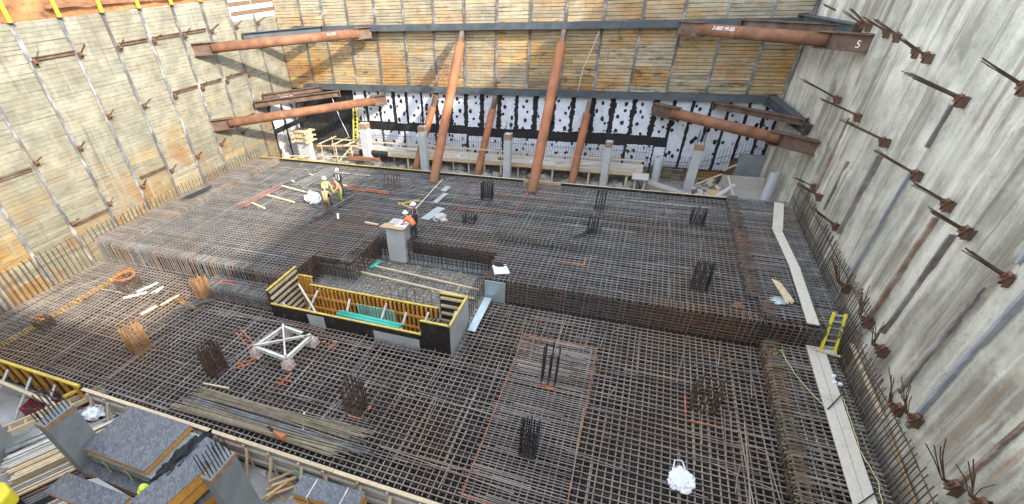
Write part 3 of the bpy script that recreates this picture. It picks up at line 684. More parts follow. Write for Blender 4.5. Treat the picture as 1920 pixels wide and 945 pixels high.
for k, (x, y, s_, mt, nm, lab) in enumerate(((-12.9, 35.0, .25, 'galv', 'plastic_sheet', 'crumpled clear plastic lying on the walkway between the long rakers'), (-6.9, 35.1, .35, 'white', 'plastic_sheet', 'crumpled white plastic lying on the walkway behind the right long raker'), (-9.3, 35.0, .28, 'brownsteel', 'tool_pile', 'pile of brown tools on the walkway beside the slim middle column'), (-5.0, 35.0, .25, 'conc', 'plastic_sheet', 'small grey plastic heap on the walkway right of the right long raker'))):
    crumple(nm, (x, y, -.45), (s_*1.4, s_, s_*.5), M[mt], lab, 'plastic' if 'plastic' in nm else 'tools', k*3.1)
crumple('canvas_bag', (-15.0, 31.6, -1.4), (.6, .4, .45), M['blue'], 'blue bag on the rubble at the foot of the left long raker', 'bag', 5)
crumple('canvas_bag', (-18.2, 31.2, -1.35), (.45, .35, .42), M['blue'], 'small blue bag on the rubble right of the sunlit column', 'bag', 6)
crumple('plastic_sheet', (-19.4, 31.0, -1.35), (.8, .5, .5), M['white'], 'white plastic heap on the rubble beside the sunlit column', 'plastic', 8)
crumple('plastic_sheet', (-21.7, 31.6, -1.35), (.9, .6, .4), M['pvcgrey'], 'grey plastic heap on the rubble left of the sunlit column', 'plastic', 9)
for k in range(34):       # broken concrete lumps under the walkway
    x = U(-20, .8); y = U(31.2, 35.6); s_ = U(.15, .55)
    crumple('concrete_lump', (x, y, -1.5), (s_*1.2, s_, s_*.9), M['rubble'], None, None, k*1.7, nu=9)['kind'] = 'stuff'
# left end scaffold & frames
sc = thing('timber_scaffold', 'tangle of timber scaffold rails between the far left columns', 'scaffold', (-23.5, 34.0, -1.5))
m = MB()
for px, py in ((-1.0, -.6), (.4, -.6), (1.8, -.5), (-1.2, 1.4), (1.2, 1.5)): m.box(px-.03, px+.03, py-.03, py+.03, 0, 1.7)
m.build('post', M['wood'], sc)
m = MB()
for z, y in ((.8, -.65), (1.6, -.65), (1.1, 1.45), (1.6, 1.44)): m.bar((-1.4, y, z+U(-.1, .1)), (2.4, y+U(-.1, .3), z+U(-.1, .1)), .04, .08)
for q in range(3): m.bar((-1.2+q*1.3, -.7, 1.7), (-.8+q*1.3, 1.5, 1.6+U(0, .2)), .10, .05)
m.bar((.6, -.6, .5), (2.3, 1.3, 2.4), .05, .1); m.bar((1.4, -.5, 1.75), (2.9, .9, 2.2), .06, .08)
m.build('rails', M['wood'], sc)
for k in range(7):
    a = Vector((-27.4+U(0, 2.2), 31.2+U(0, 1.8), -1.0+U(0, .5))); d = Vector((U(.6, 1.), U(-.5, .6), U(-.1, .15)))*U(1.2, 2.2)
    tag(MB().bar(a, a+d, .1, .05, jit((1, 1, 1), .1)).build('timber_offcut', M['yellow'] if k % 3 == 0 else M['wood']), 'loose timber offcut in the heap at the foot of the far left corner', 'timber', 'offcuts at the far left corner')
tag(MB().box(-21.9, -19.0, 33.0, 33.25, -.75, -.5).build('rusty_beam', M['rust']), 'rusty brown beam lying behind the sunlit column', 'steel beam')
tag(MB().tube([(-21.2, 34.0, -.4), (-20, 33.9, -.35), (-18.7, 34, -.4)], .2, 10).build('hose_bundle', M['black']), 'black hose bundle lying on boards beside the sunlit column', 'hose')

def ladder(base, top, w, label, mat, rungs=10):
    base = Vector(base); t_ = thing('ladder', label, 'ladder', base); d = Vector(top)-base; L_ = d.length
    s_ = Vector((w/2, 0, 0)) if abs(d.x) < .5 else Vector((w/2, 0, 0))
    for k in (-1, 1): MB().bar(s_*k, d+s_*k*.82, .07, .11, up=(0, 1, .2)).build('side_rail', mat, t_)
    for k in range(rungs):
        q = (k+.6)/rungs; MB().bar(d*q-s_*(1-.18*q), d*q+s_*(1-.18*q), .06, .05).build('rung', M['alu'], t_)
ladder((-22.5, 35.55, -.46), (-22.3, 36.2, 2.9), .42, 'tall yellow ladder leaning on the membrane at far left', M['yellowpost'], 12)
ladder((8.27, 17.35, -.66), (8.3, 18.05, .62), .44, 'short yellow ladder at the step between lower and upper mats near the right wall', M['yellowpost'], 6)

# right end behind the mat: boards, timber offcuts, plywood
m = MB()
for k in range(6): m.box(.6+k*.02, 5.1, 31.2+k*.32, 31.5+k*.32, -1.42, -1.36+U(0, .01), jit((1, 1, 1), .12))
tag(m.build('plank_platform', M['woodgrey']), 'pale plank platform on the ground around the far right square column', 'platform')
m = MB(); m.box(5.8, 8.6, 31.2, 35.3, -1.42, -1.36); m.box(5.75, 5.85, 31.2, 35.3, -1.36, -1.0); m.box(5.85, 8.5, 35.25, 35.33, -1.36, -.5)
tag(m.build('timber_tray', M['woodgrey']), 'timber boarded tray on the ground between offcuts and the far right tube', 'platform')
tag(MB().prism([(5.15, 31.0, -.9), (6.0, 31.0, -.88), (5.7, 33.0, -.72), (4.85, 33.0, -.75)], (0, 0, .03)).build('plywood_sheet', M['ply']), 'brown plywood sheet on the offcuts behind the right mat edge', 'plywood')
tag(MB().prism([(.2, 33.2, -.55), (1.25, 33.2, -.55), (1.25, 34.3, -.5), (.2, 34.3, -.5)], (0, 0, .05)).box(.4, .5, 33.4, 33.5, -1.5, -.55).box(1.0, 1.1, 33.4, 33.5, -1.5, -.55).build('work_bench', M['woodgrey']), 'pale bench at the right end of the timber walkway', 'bench')
tag(MB().bar((1.3, 33.6, -.75), (4.3, 32.9, -1.3), .06, .28, up=(0, 0, 1)).bar((1.2, 33.8, -.9), (3.7, 33.3, -1.3), .05, .25).build('leaning_plank', M['woodgrey']), 'pair of long grey planks sloping down from the bench', 'plank')
for k in range(22):
    a = Vector((4.1+U(0, 1.8), 31.5+U(0, 3.0), -1.2+U(0, .4))); d = Vector((U(-.5, .5), U(.2, 1), U(-.12, .25)))*U(.6, 1.4)
    tag(MB().bar(a, a+d, U(.09, .3), .045, jit((1, 1, 1), .15)).build('timber_offcut', M['woodgrey'] if k % 2 else M['wood']), 'loose offcut in the timber heap behind the right end of the mat', 'timber', 'offcuts behind the right mat edge')
for a, e, lab in (((4.2, 33.4, -.6), (5.6, 34.2, -.1), 'short timber poking up left from the offcut heap'), ((5.9, 33.6, .0), (6.35, 31.2, -.8), 'yellowish timber leaning on the plywood sheet'), ((5.6, 34.3, .1), (6.4, 35.0, .3), 'highest timber stick at the back of the offcut heap')):
    tag(MB().bar(a, e, .1, .06).build('timber_stick', M['wood']), lab, 'timber')
# low concrete return wall in the far right corner
tag(MB().box(6.6, 8.2, YB-.5, YB-.2, -1.6, .6).build('concrete_upstand', M['conc_dk']), 'low stained concrete upstand at the far right corner', 'wall')

# ------------------------------------------------------------------ rebar mats
def up_x(y):
    if y < 14.95: return []
    if y < 17.2: return [(-27.9, -14.5)]
    if y < 17.6: return [(-27.9, -12.2)]
    if y < 19.98: return [(-27.9, -12.2), (-5.4, 8.6)]
    return [(-27.9, 8.6)]
def up_y(x):
    if x < -14.5: return [(14.95, 29.5)]
    if x < -12.2: return [(17.2, 29.5)]
    if x < -5.4: return [(19.98, 29.5)]
    return [(17.6, 29.5)]
def lo_x(y):
    if y < 13.45: return [(-28.2, 8.8)]
    if y < 14.95: return [(-28.2, -14.55), (-5.4, 8.8)]
    return [(-5.4, 8.8)]
def lo_y(x):
    if x < -14.55: return [(6.95, 14.95)]
    if x < -5.4: return [(6.95, 13.4)]
    return [(6.95, 17.6)]
def layer(xi, yi, xr_, yr_, z, sx, sy, r, seed, dense=None, skip=0.0, nseg=5):
    rr = random.Random(seed); mx, my = MB(), MB(); cnt = 0
    y = yr_[0]+sy*.5
    while y < yr_[1]:
        for a, e in xi(y):
            if rr.random() < skip: continue
            n_ = max(1, int((e-a)/nseg)); yy = y+rr.uniform(-.018, .018); zz = z+rr.uniform(-.006, .006)
            P = [(a+(e-a)*k/n_+(rr.uniform(-.12, .02) if k == 0 else 0), yy+rr.uniform(-.013, .013), zz+rr.uniform(-.006, .006)) for k in range(n_+1)]
            c = rr.uniform(.72, 1.22); mx.tube(P, r*rr.uniform(.92, 1.06), 5, (c, c*.985, c*.97))
            if rr.random() < .22:       # lap splice: a second bar beside for a few metres
                s0 = rr.uniform(a, max(a+.1, e-4)); s1 = min(e, s0+rr.uniform(1.5, 4)); mx.tube([(s0, yy+r*2.1, zz), (s1, yy+r*2.1, zz)], r, 5, (c*.9, c*.88, c*.86))
            if dense and dense(a, y):
                d0, d1 = dense(a, y); mx.tube([(d0+rr.uniform(-.1, .1), y+sy*rr.uniform(.4, .6), zz), (d1+rr.uniform(-.1, .1), y+sy*rr.uniform(.4, .6), zz)], r, 5, (c, c, c))
                if rr.random() < .35: mx.tube([(d0+rr.uniform(-.1, 1.), y+sy*.28, zz+.01), (d1+rr.uniform(-1.4, .1), y+sy*.2, zz)], r, 5, (c, c, c))
        y += sy
    x = xr_[0]+sx*.5
    while x < xr_[1]:
        for a, e in yi(x):
            if rr.random() < skip: continue
            n_ = max(1, int((e-a)/nseg)); xx = x+rr.uniform(-.018, .018); zz = z-2*r+rr.uniform(-.006, .004)
            P = [(xx+rr.uniform(-.013, .013), a+(e-a)*k/n_, zz) for k in range(n_+1)]
            c = rr.uniform(.72, 1.2); my.tube(P, r*rr.uniform(.92, 1.06), 5, (c, c*.985, c*.97))
            if rr.random() < .22:
                s0 = rr.uniform(a, max(a+.1, e-4)); s1 = min(e, s0+rr.uniform(1.5, 4)); my.tube([(xx+r*2.1, s0, zz), (xx+r*2.1, s1, zz)], r, 5, (c*.9, c*.9, c*.88))
        x += sx
    return mx, my
SP = .235; RB = .0225
um = thing('rebar_mat', 'upper raised reinforcing mat of grey steel bars at the far side of the pit', 'rebar mat', (0, 0, 0))
dens_u = lambda a, y: (-3.6, -1.2) if (21.2 < y < 24.5) else (-4.3, -1.0) if (18.3 < y < 20.2 and a > -6) else None
mx, my = layer(up_x, up_y, (-27.9, 8.6), (14.95, 29.5), 0, SP, SP*.93, RB, 11, None)
mx.build('long_bars', M['rebar'], um, kind='stuff'); my.build('cross_bars', M['rebar'], um, kind='stuff')
for z, sd_, sk in ((-.2, 15, .35), (-.55, 13, .3), (-1.0, 14, .1)):
    mx, my = layer(up_x, up_y, (-27.8, 8.5), (15.0, 29.45), z, SP*1.5, SP*1.5, RB, sd_, None, sk, 12)
    mx.build('buried_long_bars', M['rebar_brown'], um, kind='stuff'); my.build('buried_cross_bars', M['rebar_brown'], um, kind='stuff')  # lower layers get a darker steel colour, painting shade into the gaps
lm = thing('rebar_mat', 'lower reinforcing mat of brown steel bars filling the near half of the pit', 'rebar mat', (0, 0, 0))
dens_l = lambda a, y: (-3.0, .15) if 7.2 < y < 15.4 else None
mx, my = layer(lo_x, lo_y, (-28.2, 8.8), (6.95, 17.6), -1.2, SP, SP*.98, RB, 21, dens_l)
mx.build('long_bars', M['rebar_lo'], lm, kind='stuff'); my.build('cross_bars', M['rebar_lo'], lm, kind='stuff')
for z, sd_, sk in ((-1.42, 25, .35), (-1.75, 23, .3), (-2.4, 24, .1)):
    mx, my = layer(lo_x, lo_y, (-28.1, 8.7), (7.0, 17.55), z, SP*1.5, SP*1.5, RB, sd_, None, sk, 12)
    mx.build('buried_long_bars', M['rebar_brown'], lm, kind='stuff'); my.build('buried_cross_bars', M['rebar_brown'], lm, kind='stuff')  # same steel coloured darker down here to imitate shade below the top bars
for nm_, (xa_, xb_, ya_, yb_, zz_), nb_, par_, mt_ in (('stray', (-27, 5, 20.3, 29, .03), 70, um, 'rebar'), ('stray', (-27, 6, 7.2, 13.2, -1.17), 90, lm, 'rebar_lo'), ('stray', (-5, 6, 13.5, 17.2, -1.17), 25, lm, 'rebar_lo')):
    m = MB()
    for k in range(nb_):
        x = U(xa_, xb_); y = U(ya_, yb_); L_ = U(1., 5.); a_ = rnd.choice((0, math.pi/2))+rnd.gauss(0, .09); dx_, dy_ = L_*math.cos(a_), L_*math.sin(a_)
        x2 = min(xb_, max(xa_, x+dx_)); y2 = min(yb_+.3, max(ya_, y+dy_)); c = U(.75, 1.35)
        m.tube([(x, y, zz_+.01), ((x+x2)/2+U(-.03, .03), (y+y2)/2+U(-.03, .03), zz_+.015), (x2, y2, zz_+.01)], RB*U(.6, .95), 5, (c, c*.96, c*.92))
    m.build('stray_bars', M[mt_], par_, kind='stuff')
# support chairs (slanting bars) seen through the lower mat left of the orange outline
m = MB()
for k in range(420):
    x = U(-7.5, -3.2); y = U(7.2, 13.2); m.tube([(x, y, -1.27), (x+U(-.25, .25), y+U(.1, .35), -2.2)], .016, 4)
m.build('slanting_ties', M['rebar'], lm, kind='stuff')
def ucage(pts, horiz, name, parent, mat=None, r=RB, zt=0., depth=1.15, inset=.55, spacing=.2, dirn=(0, 1), drop=.0, rails=4, seedc=3, up=.0):
    """hooked U-bars along an edge: pts (a,b) range along edge; horiz=function(s)->(x,y); dirn = inward direction"""
    rr = random.Random(seedc); m = MB(); s = pts[0]+spacing*.5
    while s < pts[1]:
        x, y = horiz(s+rr.uniform(-.015, .015)); ix, iy = dirn; b_ = .11; zz = zt+2*r+up+rr.uniform(-.02, .02); j = rr.uniform(-.03, .03); L_ = inset*rr.uniform(.8, 1.2)
        P = [(x+ix*L_, y+iy*L_, zz-.01), (x+ix*(b_+j), y+iy*(b_+j), zz), (x+ix*(b_*.35+j), y+iy*(b_*.35+j), zz-b_*.3), (x+ix*j, y+iy*j, zz-b_), (x+ix*j+rr.uniform(-.02, .02), y+iy*j, zt-depth)]
        c = rr.uniform(.7, 1.25); cc = (c, c, c) if rr.random() > .18 else (c*1.25, c*.85, c*.6)
        m.tube(P, r, 5, cc); s += spacing*rr.uniform(.93, 1.07)
    o = m.build(name, mat or M['rebar'], parent, kind='stuff')
    m = MB(); (x0, y0), (x1, y1) = horiz(pts[0]), horiz(pts[1]); ix, iy = dirn
    for k in range(rails):
        z = zt-.15-(depth-.25)*k/max(1, rails-1); m.tube([(x0+ix*.03, y0+iy*.03, z), ((x0+x1)/2, (y0+y1)/2+.0, z+.01), (x1+ix*.03, y1+iy*.03, z)] if False else [(x0+ix*.035, y0+iy*.035, z), (x1+ix*.035, y1+iy*.035, z)], r*.9, 5)
    m.build('edge_rails', mat or M['rebar'], parent, kind='stuff')
ucage((-27.9, -14.5), lambda s: (s, 14.93), 'hooked_edge_bars', um, spacing=.17, rails=2, seedc=5)
ucage((-5.4+1.1, 8.6), lambda s: (s, 17.58), 'hooked_edge_bars', um, M['rebar_mid'], spacing=.215, rails=7, seedc=6)  # darker bar colour stands in for the shade of the deep step face
ucage((14.95, 17.2), lambda s: (-14.48, s), 'hooked_edge_bars', um, M['rebar_brown'], dirn=(-1, 0), seedc=7, rails=5)
ucage((-14.5, -12.2), lambda s: (s, 17.18), 'hooked_edge_bars', um, M['rebar_brown'], seedc=8, rails=5)
ucage((17.2, 20.0), lambda s: (-12.18, s), 'hooked_edge_bars', um, M['rebar_brown'], dirn=(-1, 0), seedc=9, rails=5)
ucage((-12.2, -5.4), lambda s: (s, 19.96), 'hooked_edge_bars', um, M['rebar_brown'], seedc=10, rails=5)
ucage((17.6, 20.0), lambda s: (-5.42, s), 'hooked_edge_bars', um, M['rebar_brown'], dirn=(1, 0), seedc=12, rails=5)
# mid-height block in front of the left step
mm = thing('rebar_block', 'knee-high reinforcing step between the left upper mat edge and the pit formwork', 'rebar mat', (0, 0, 0))
bx = lambda y: [(-19.2, -14.7)]; by = lambda x: [(13.75, 14.9)]
mx, my = layer(bx, by, (-19.2, -14.7), (13.75, 14.9), -.6, SP*.8, SP, RB, 31); mx.build('long_bars', M['rebar'], mm, kind='stuff'); my.build('cross_bars', M['rebar'], mm, kind='stuff')
ucage((-19.2, -14.7), lambda s: (s, 13.73), 'hooked_edge_bars', mm, zt=-.6, depth=.6, spacing=.14, rails=2)
# raised strips along the side walls
def strip(x0, x1, y0, y1, z, label, hookx, dirn, seed, mat='rebar_lo', hookmat=None, lab2=None):
    t_ = thing('rebar_strip', label, 'rebar mat', (0, 0, 0))
    mx, my = layer(lambda y: [(x0, x1)], lambda x: [(y0, y1)], (x0, x1), (y0, y1), z, SP*1.15, SP*.8, RB, seed); mx.build('long_bars', M[mat], t_, kind='stuff'); my.build('cross_bars', M[mat], t_, kind='stuff')
    ucage((y0, y1), lambda s: (hookx, s), 'hooked_edge_bars', t_, hookmat or M[mat], zt=z, depth=.5, spacing=.16, dirn=dirn, inset=.42, rails=1, seedc=seed+1, r=.027, up=.05)
strip(5.5, 8.5, 18.9, 29.4, .28, 'raised strip of bars beside the right wall on the upper mat', 5.5, (1, 0), 41, 'rebar', M['rebar_mid'])
strip(5.9, 8.5, 17.62, 18.8, .27, 'short raised strip of bars at the upper mat step near the ladder', 5.9, (1, 0), 47, 'rebar', M['rebar_mid'])
strip(6.15, 8.55, 6.95, 17.4, -.75, 'raised strip of bars beside the right wall on the lower mat', 6.15, (1, 0), 43, hookmat=simple('brown_hook_bars', (.20, .15, .095), .6, .2, .4, 3))
strip(-27.9, -25.7, 15.0, 29.4, .14, 'raised strip of bars beside the left wall on the upper mat', -25.7, (-1, 0), 45)
# mat in the sunken recess on pale debris
rc = thing('rebar_mat', 'sunken reinforcing grid over pale debris behind the pit formwork', 'rebar mat', (0, 0, 0))
mx, my = layer(lambda y: [(-14.4, -5.5)] if y < 17.15 else [(-12.1, -5.5)], lambda x: [(15.8, 17.1)] if x < -12.1 else [(15.8, 19.9)], (-14.4, -5.5), (15.8, 19.9), -1.15, SP, SP, RB, 51)
mx.build('long_bars', M['rebar'], rc, kind='stuff'); my.build('cross_bars', M['rebar'], rc, kind='stuff')
b = MB()
for j in range(31):
    for i in range(61): x = -14.45+9*i/60; y = 15.72+4.25*j/30; b.v.append((x, y, -1.45+noise.fractal(Vector((x*2, y*2, 0)), .8, 2, 4)*.08))
for j in range(30):
    for i in range(60): k = j*61+i; b.f.append([k, k+1, k+62, k+61]); b.c.append((1, 1, 1)); b.m.append(0)
structure(b.build('debris_ground', M['debris']))
m = MB()
for k in range(500):
    x = U(-12, -5.6); y = U(15.9, 19.7); a_ = U(0, 3.14); l_ = U(.05, .22); m.bar((x, y, -1.40), (x+l_*math.cos(a_), y+l_*math.sin(a_), -1.36+U(0, .06)), U(.03, .1), .02, jit((1, 1, 1), .4))
tag(m.build('offcut_litter', M['wood']), 'scattered small timber and wire litter in the sunken recess', 'litter')['kind'] = 'stuff'
# vertical dowels standing in the recess + bars on the upper mat near it
bar_fence('recess_dowels', [(x, 19.75, -1.3, .25) for x in np.arange(-12.0, -5.6, .28)], 'row of upright dowels along the back of the sunken recess', M['rebar_dark'], (.35, .75), r=.016)
bar_fence('recess_dowels', [(x, 17.35, -1.3, -.05) for x in np.arange(-14.3, -12.3, .25)], 'row of upright dowels in the left notch of the recess', M['rebar_dark'], (.4, .8), r=.016)
bar_fence('recess_dowels', [(-5.6, y, -1.3, .2) for y in np.arange(16.0, 19.8, .3)], 'row of upright dowels along the right side of the recess', M['rebar_dark'], (.4,), r=.016)
bar_fence('recess_dowels', [(x, 15.95, -1.3, -.1) for x in np.arange(-9.5, -5.6, .42)], 'row of thin dowels behind the pit formwork back panel', M['rebar_brown'], (.5,), r=.013)
bar_fence('dowel_row', [(x, 21.0+U(-.05, .05), -.1, .65) for x in np.arange(-5.7, -1.1, .2)], 'long row of upright dowels crossing the upper mat beside the white sheet', M['rebar_dark'], (.4, .8), r=.014, lean=.05)

# fringe bars along both side walls
bar_fence('starter_fringe', [(-28.15, y, -1.3, .62+U(-.08, .08)) for y in np.arange(6.8, 14.9, .29)], 'tall upright starter bars along the left wall by the lower mat', M['rebar_brown'], (.66,), r=.026, lean=.05)
bar_fence('starter_fringe', [(-28.1, y, -.1, .68+U(-.06, .06)) for y in np.arange(15.1, 30.4, .29)], 'short upright starter bars along the left wall by the upper mat', M['rebar_brown'], (.25,), r=.026, lean=.05)
bar_fence('starter_fringe', [(8.75, y, -2.2, .45+U(-.1, .1)) for y in np.arange(6.0, 17.6, .19)], 'dense starter bars along the right wall by the lower mat', M['rebar_brown'], (.55, .93), r=.018, lean=.05, rr=.022)
bar_fence('starter_fringe', [(8.98, y, -1.0, 1.15+U(-.1, .1)) for y in np.arange(17.6, 31.0, .2)], 'dense starter bars along the right wall by the upper mat', M['rebar_brown'], (.5, .85), r=.017, lean=.05, rr=.022)
tag(MB().bar((8.95, 17.6, -.35), (9.0, 13.9, -.5), .12, .06).build('timber_batten', M['wood']), 'pale timber batten leaning among the starter bars at the right wall', 'timber')
tag(MB().bar((9.02, 13.7, -.55), (9.03, 9.0, -.8), .05, .10, jit((.7, .6, .5))).build('timber_batten', M['wood']), 'stained long batten behind the starter bars at lower right', 'timber')

# ------------------------------------------------------------------ edge forms
ef = thing('edge_form', 'low black film faced edge form with yellow top rail along the far mat edge', 'formwork', (-10, 29.62, 0))
x = -18.0
while x < 18.2:
    e = min(x+2.4, 18.3)
    w_ = 10+x
    plain = (-3.2 < x < -2.2) or (2.2 < x < 4.6) or x > 16.4
    MB().box(x+.01, e-.01, 0, .03, -.5, .12).build('form_panel', M['ply'] if plain else M['filmdk'], ef)
    MB().box(x+.01, e-.01, .035, .13, .06, .135).build('top_rail', M['ply'] if plain else M['yellow'] if x < -5 else M['wood'], ef)
    x = e
fr = thing('edge_form', 'long timber edge form with raking props along the near side of the lower mat', 'formwork', (-10, 6.8, -1.2))
MB().box(-8.9, 18.6, 0, .03, -1.3, .02).build('form_face', M['woodgrey'], fr)
for k in range(7):
    x0_ = -8.9+k*3.93; MB().bar((x0_+.01, -.03+U(-.012, .012), .06+U(-.008, .008)), (x0_+3.92, -.03+U(-.012, .012), .06+U(-.008, .008)), .14, .06, jit((1, 1, 1), .12)).build('top_rail', M['wood'], fr)
MB().bar((-8.9, -.07, -.28), (18.6, -.07, -.28), .09, .10).bar((-8.9, -.07, -.85), (18.6, -.07, -.85), .09, .10).build('waling_rails', M['woodgrey'], fr)
for k in range(24):
    x = -8.5+k*1.12+U(-.1, .1)
    MB().bar((x, -.14, -.15), (x+U(-.12, .12), -.62, -1.26), .09, .06, jit((1, 1, 1), .12)).build('raking_prop', M['wood'], fr)
    MB().bar((x-.11, -.13, .0), (x-.11, -.13, -1.29), .08, .05, jit((1, 1, 1), .12)).build('upright', M['woodgrey'], fr)
tag(MB().box(-9.0+.2, -6.9, 6.66, 6.70, -2.25, -1.75).build('green_board', M['greentint']), 'green stained board leaning low on the near edge form', 'board')
yf = thing('yellow_edge_form', 'yellow steel edge form at the left photo border beside the lower mat', 'formwork', (-22, 6.8, -1.0))
MB().box(-6.2, 3.08, 0, .06, -1.3, .03).build('form_face', M['filmdk'], yf); MB().box(-6.2, 3.1, -.12, .0, -.02, .09).build('top_rail', M['yellow'], yf)
for k in range(12): MB().box(-6+k*.8, -5.93+k*.8, -.14, -.01, -1.3, -.025).build('rib', M['orangeply'], yf)
MB().bar((-5.5, -.6, -.35), (2.3, -.75, -.75), .14, .16).build('timber_waler', M['wood'], yf)
for k, (x0_, x1_) in enumerate(((.2, .4), (1.7, 1.9), (-1.3, -1.2))):
    MB().tube([(x0_, -.2, -.2), (x1_-.2, -1.7, -1.45)], .06, 12).build('push_pull_prop', M['alu'], yf)
MB().bar((2.9, -.1, -.2), (2.4, -.5, -.4), .12, .1).build('corner_brace', M['yellow'], yf)

# ------------------------------------------------------------------ pit formwork box
pf = thing('pit_formwork', 'box formwork with orange timber ribs, yellow rims and black outer faces around the elevator pit', 'formwork', (-14.55, 13.45, -1.2))
def lattice(m_f, m_r, p0, p1, z0, z1, nrm_, ribs, horiz=False, face=True, ribmat='orangeply', facemat='filmdk', rim='yellow'):
    p0 = Vector(p0); p1 = Vector(p1); d = p1-p0; n_ = Vector(nrm_)
    f = MB(); f.prism([p0+Vector((0, 0, z0)), p1+Vector((0, 0, z0)), p1+Vector((0, 0, z1)), p0+Vector((0, 0, z1))], n_*.03); f.build('form_face', M[facemat], pf)
    for k in range(ribs):
        q = (k+.5)/ribs
        if horiz: z = z0+(z1-z0)*q; MB().bar(p0+d*.04-n_*.06+Vector((0, 0, z)), p1-d*.04-n_*.06+Vector((0, 0, z)), .11, .10, jit((1, 1, 1), .2)).build('rib', M[ribmat], pf)
        else: c_ = p0+d*q-n_*.06; MB().bar(c_+Vector((0, 0, z0+.02)), c_+Vector((0, 0, z1-.06)), .10, .11, jit((1, 1, 1), .2), up=(0, 1, 0)).build('rib', M[ribmat], pf)
    MB().bar(p0-n_*.02+Vector((0, 0, z1+.015)), p1-n_*.02+Vector((0, 0, z1+.015)), .10, .06).build('yellow_rim', M[rim], pf)
BX, BY = 9.0, 2.25
lattice(0, 0, (.0, 0, 0), (0, BY, 0), -1.2, 1.35, (-1, 0, 0), 8, True, ribmat='wood')
lattice(0, 0, (0, 0, 0), (7.7, 0, 0), -1.2, .62, (0, -1, 0), 0)
lattice(0, 0, (7.7, 0, 0), (BX, 0, 0), -1.2, 1.35, (0, -1, 0), 4)
lattice(0, 0, (BX, 0, 0), (BX, BY, 0), -1.2, 1.35, (1, 0, 0), 6, True, facemat='conc', ribmat='wood')
lattice(0, 0, (.9, BY-.3, 0), (7.7, BY-.3, 0), -1.2, .66, (0, 1, 0), 30)
lattice(0, 0, (7.7, BY, 0), (BX, BY, 0), -1.2, 1.30, (0, 1, 0), 6, True, ribmat='wood')
lattice(0, 0, (.0, BY, 0), (.9, BY, 0), -1.2, .9, (0, 1, 0), 5)
MB().bar((.5, BY-.42, .05), (7.7, BY-.42, .05), .06, .12).bar((.5, BY-.42, -.6), (7.7, BY-.42, -.6), .06, .12).build('waling_rail', M['orangeply'], pf)
MB().box(2.0, 2.9, -.036, -.031, -.2, .5).build('concrete_smear', M['conc'], pf); MB().box(5.4, 7.6, -.036, -.031, -.3, .36).build('concrete_smear', M['conc'], pf)
for a, e in (((.6, 1.5, .9), (2.6, .3, -.6)), ((1.5, 1.7, .6), (1.1, .3, -.7)), ((.25, .5, .4), (1.4, .2, -.6)), ((3.2, 1.75, .4), (3.3, .3, -1.)), ((5.15, 1.8, .5), (5.0, .2, -1.)), ((6.2, 1.7, .3), (6.1, .25, -1.)), ((7.3, 1.75, .5), (7.0, .2, -1.)), ((8.6, 1.8, .8), (8.5, .4, -.4))):
    MB().tube([a, e], .055, 10).build('prop', M['cream'], pf)
m = MB()
for x in list(np.arange(3.6, 5.6, .17))+list(np.arange(7.05, 8.1, .17)): MB().box(x, x+.12, BY-.60, BY-.55, -1.1, .25 if x < 6 else .1, jit((1, 1, 1), .15)).build('green_board', M['greentint'], pf)

structure(MB().box(-14.5, -5.6, 13.5, 15.6, -2.6, -2.42).build('pit_floor', M['debris']))
for k, (dx, dz) in enumerate(((0, 0), (.05, .17))):
    tag(MB().tube([(-11.2+dx, 13.85+k*.2, -.72), (-8.0+dx, 13.72+k*.2, -.68)], .09, 12).build('green_pipe', M['green'], smooth=True), 'near green plastic pipe lying inside the pit formwork' if k == 0 else 'far green plastic pipe lying inside the pit formwork', 'pipe')
tag(MB().tube([(-12.0, 18.4, -1.05), (-11.7, 19.0, -.95)], .10, 12).build('pipe_stub', M['green'], smooth=True), 'short green pipe stub beside the concrete pier foot', 'pipe')
m = MB()
for x in (-7.1, -6.95, -6.75): m.box(x, x+.05, 14.3, 15.2, -2.4, -.9, jit((.8, .7, .6), .2))
tag(m.build('board_stack', M['conc_dk']), 'grey boards standing on edge inside the pit formwork', 'boards')
for a, e, lab in (((-12.9, 17.9, -1.0), (-5.7, 17.2, -1.0), 'near pale timber rail laid across the sunken recess'), ((-11.8, 18.6, -1.0), (-5.7, 18.0, -1.0), 'far pale timber rail laid across the sunken recess')):
    tag(MB().bar(a, e, .10, .07).build('timber_rail', M['wood']), lab, 'timber')
# sheet-metal faces at the recess corner
tag(MB().box(-5.35, -4.35, 17.52, 17.56, -1.2, -.08).build('corrugated_panel', M['galv']), 'grey sheet metal panel closing the step end right of the recess', 'panel')
tag(MB().prism([(-5.35, 15.0, -1.15), (-5.0, 15.0, -1.15), (-4.95, 17.4, -.95), (-5.3, 17.4, -.95)], (0, 0, .02)).build('galvanised_strip', M['galv']), 'long galvanised strip lying along the right side of the pit formwork', 'metal sheet')
tag(MB().box(-12.15, -5.5, 20.0, 20.03, -1.4, -.75).build('concrete_blinding', M['galv']), 'grey metal kick plate under the back edge of the recess', 'panel')
tag(MB().box(-14.4, -12.25, 17.45, 17.48, -1.4, -.6).build('concrete_blinding', M['galv']), 'grey metal kick plate in the left notch of the recess', 'panel')

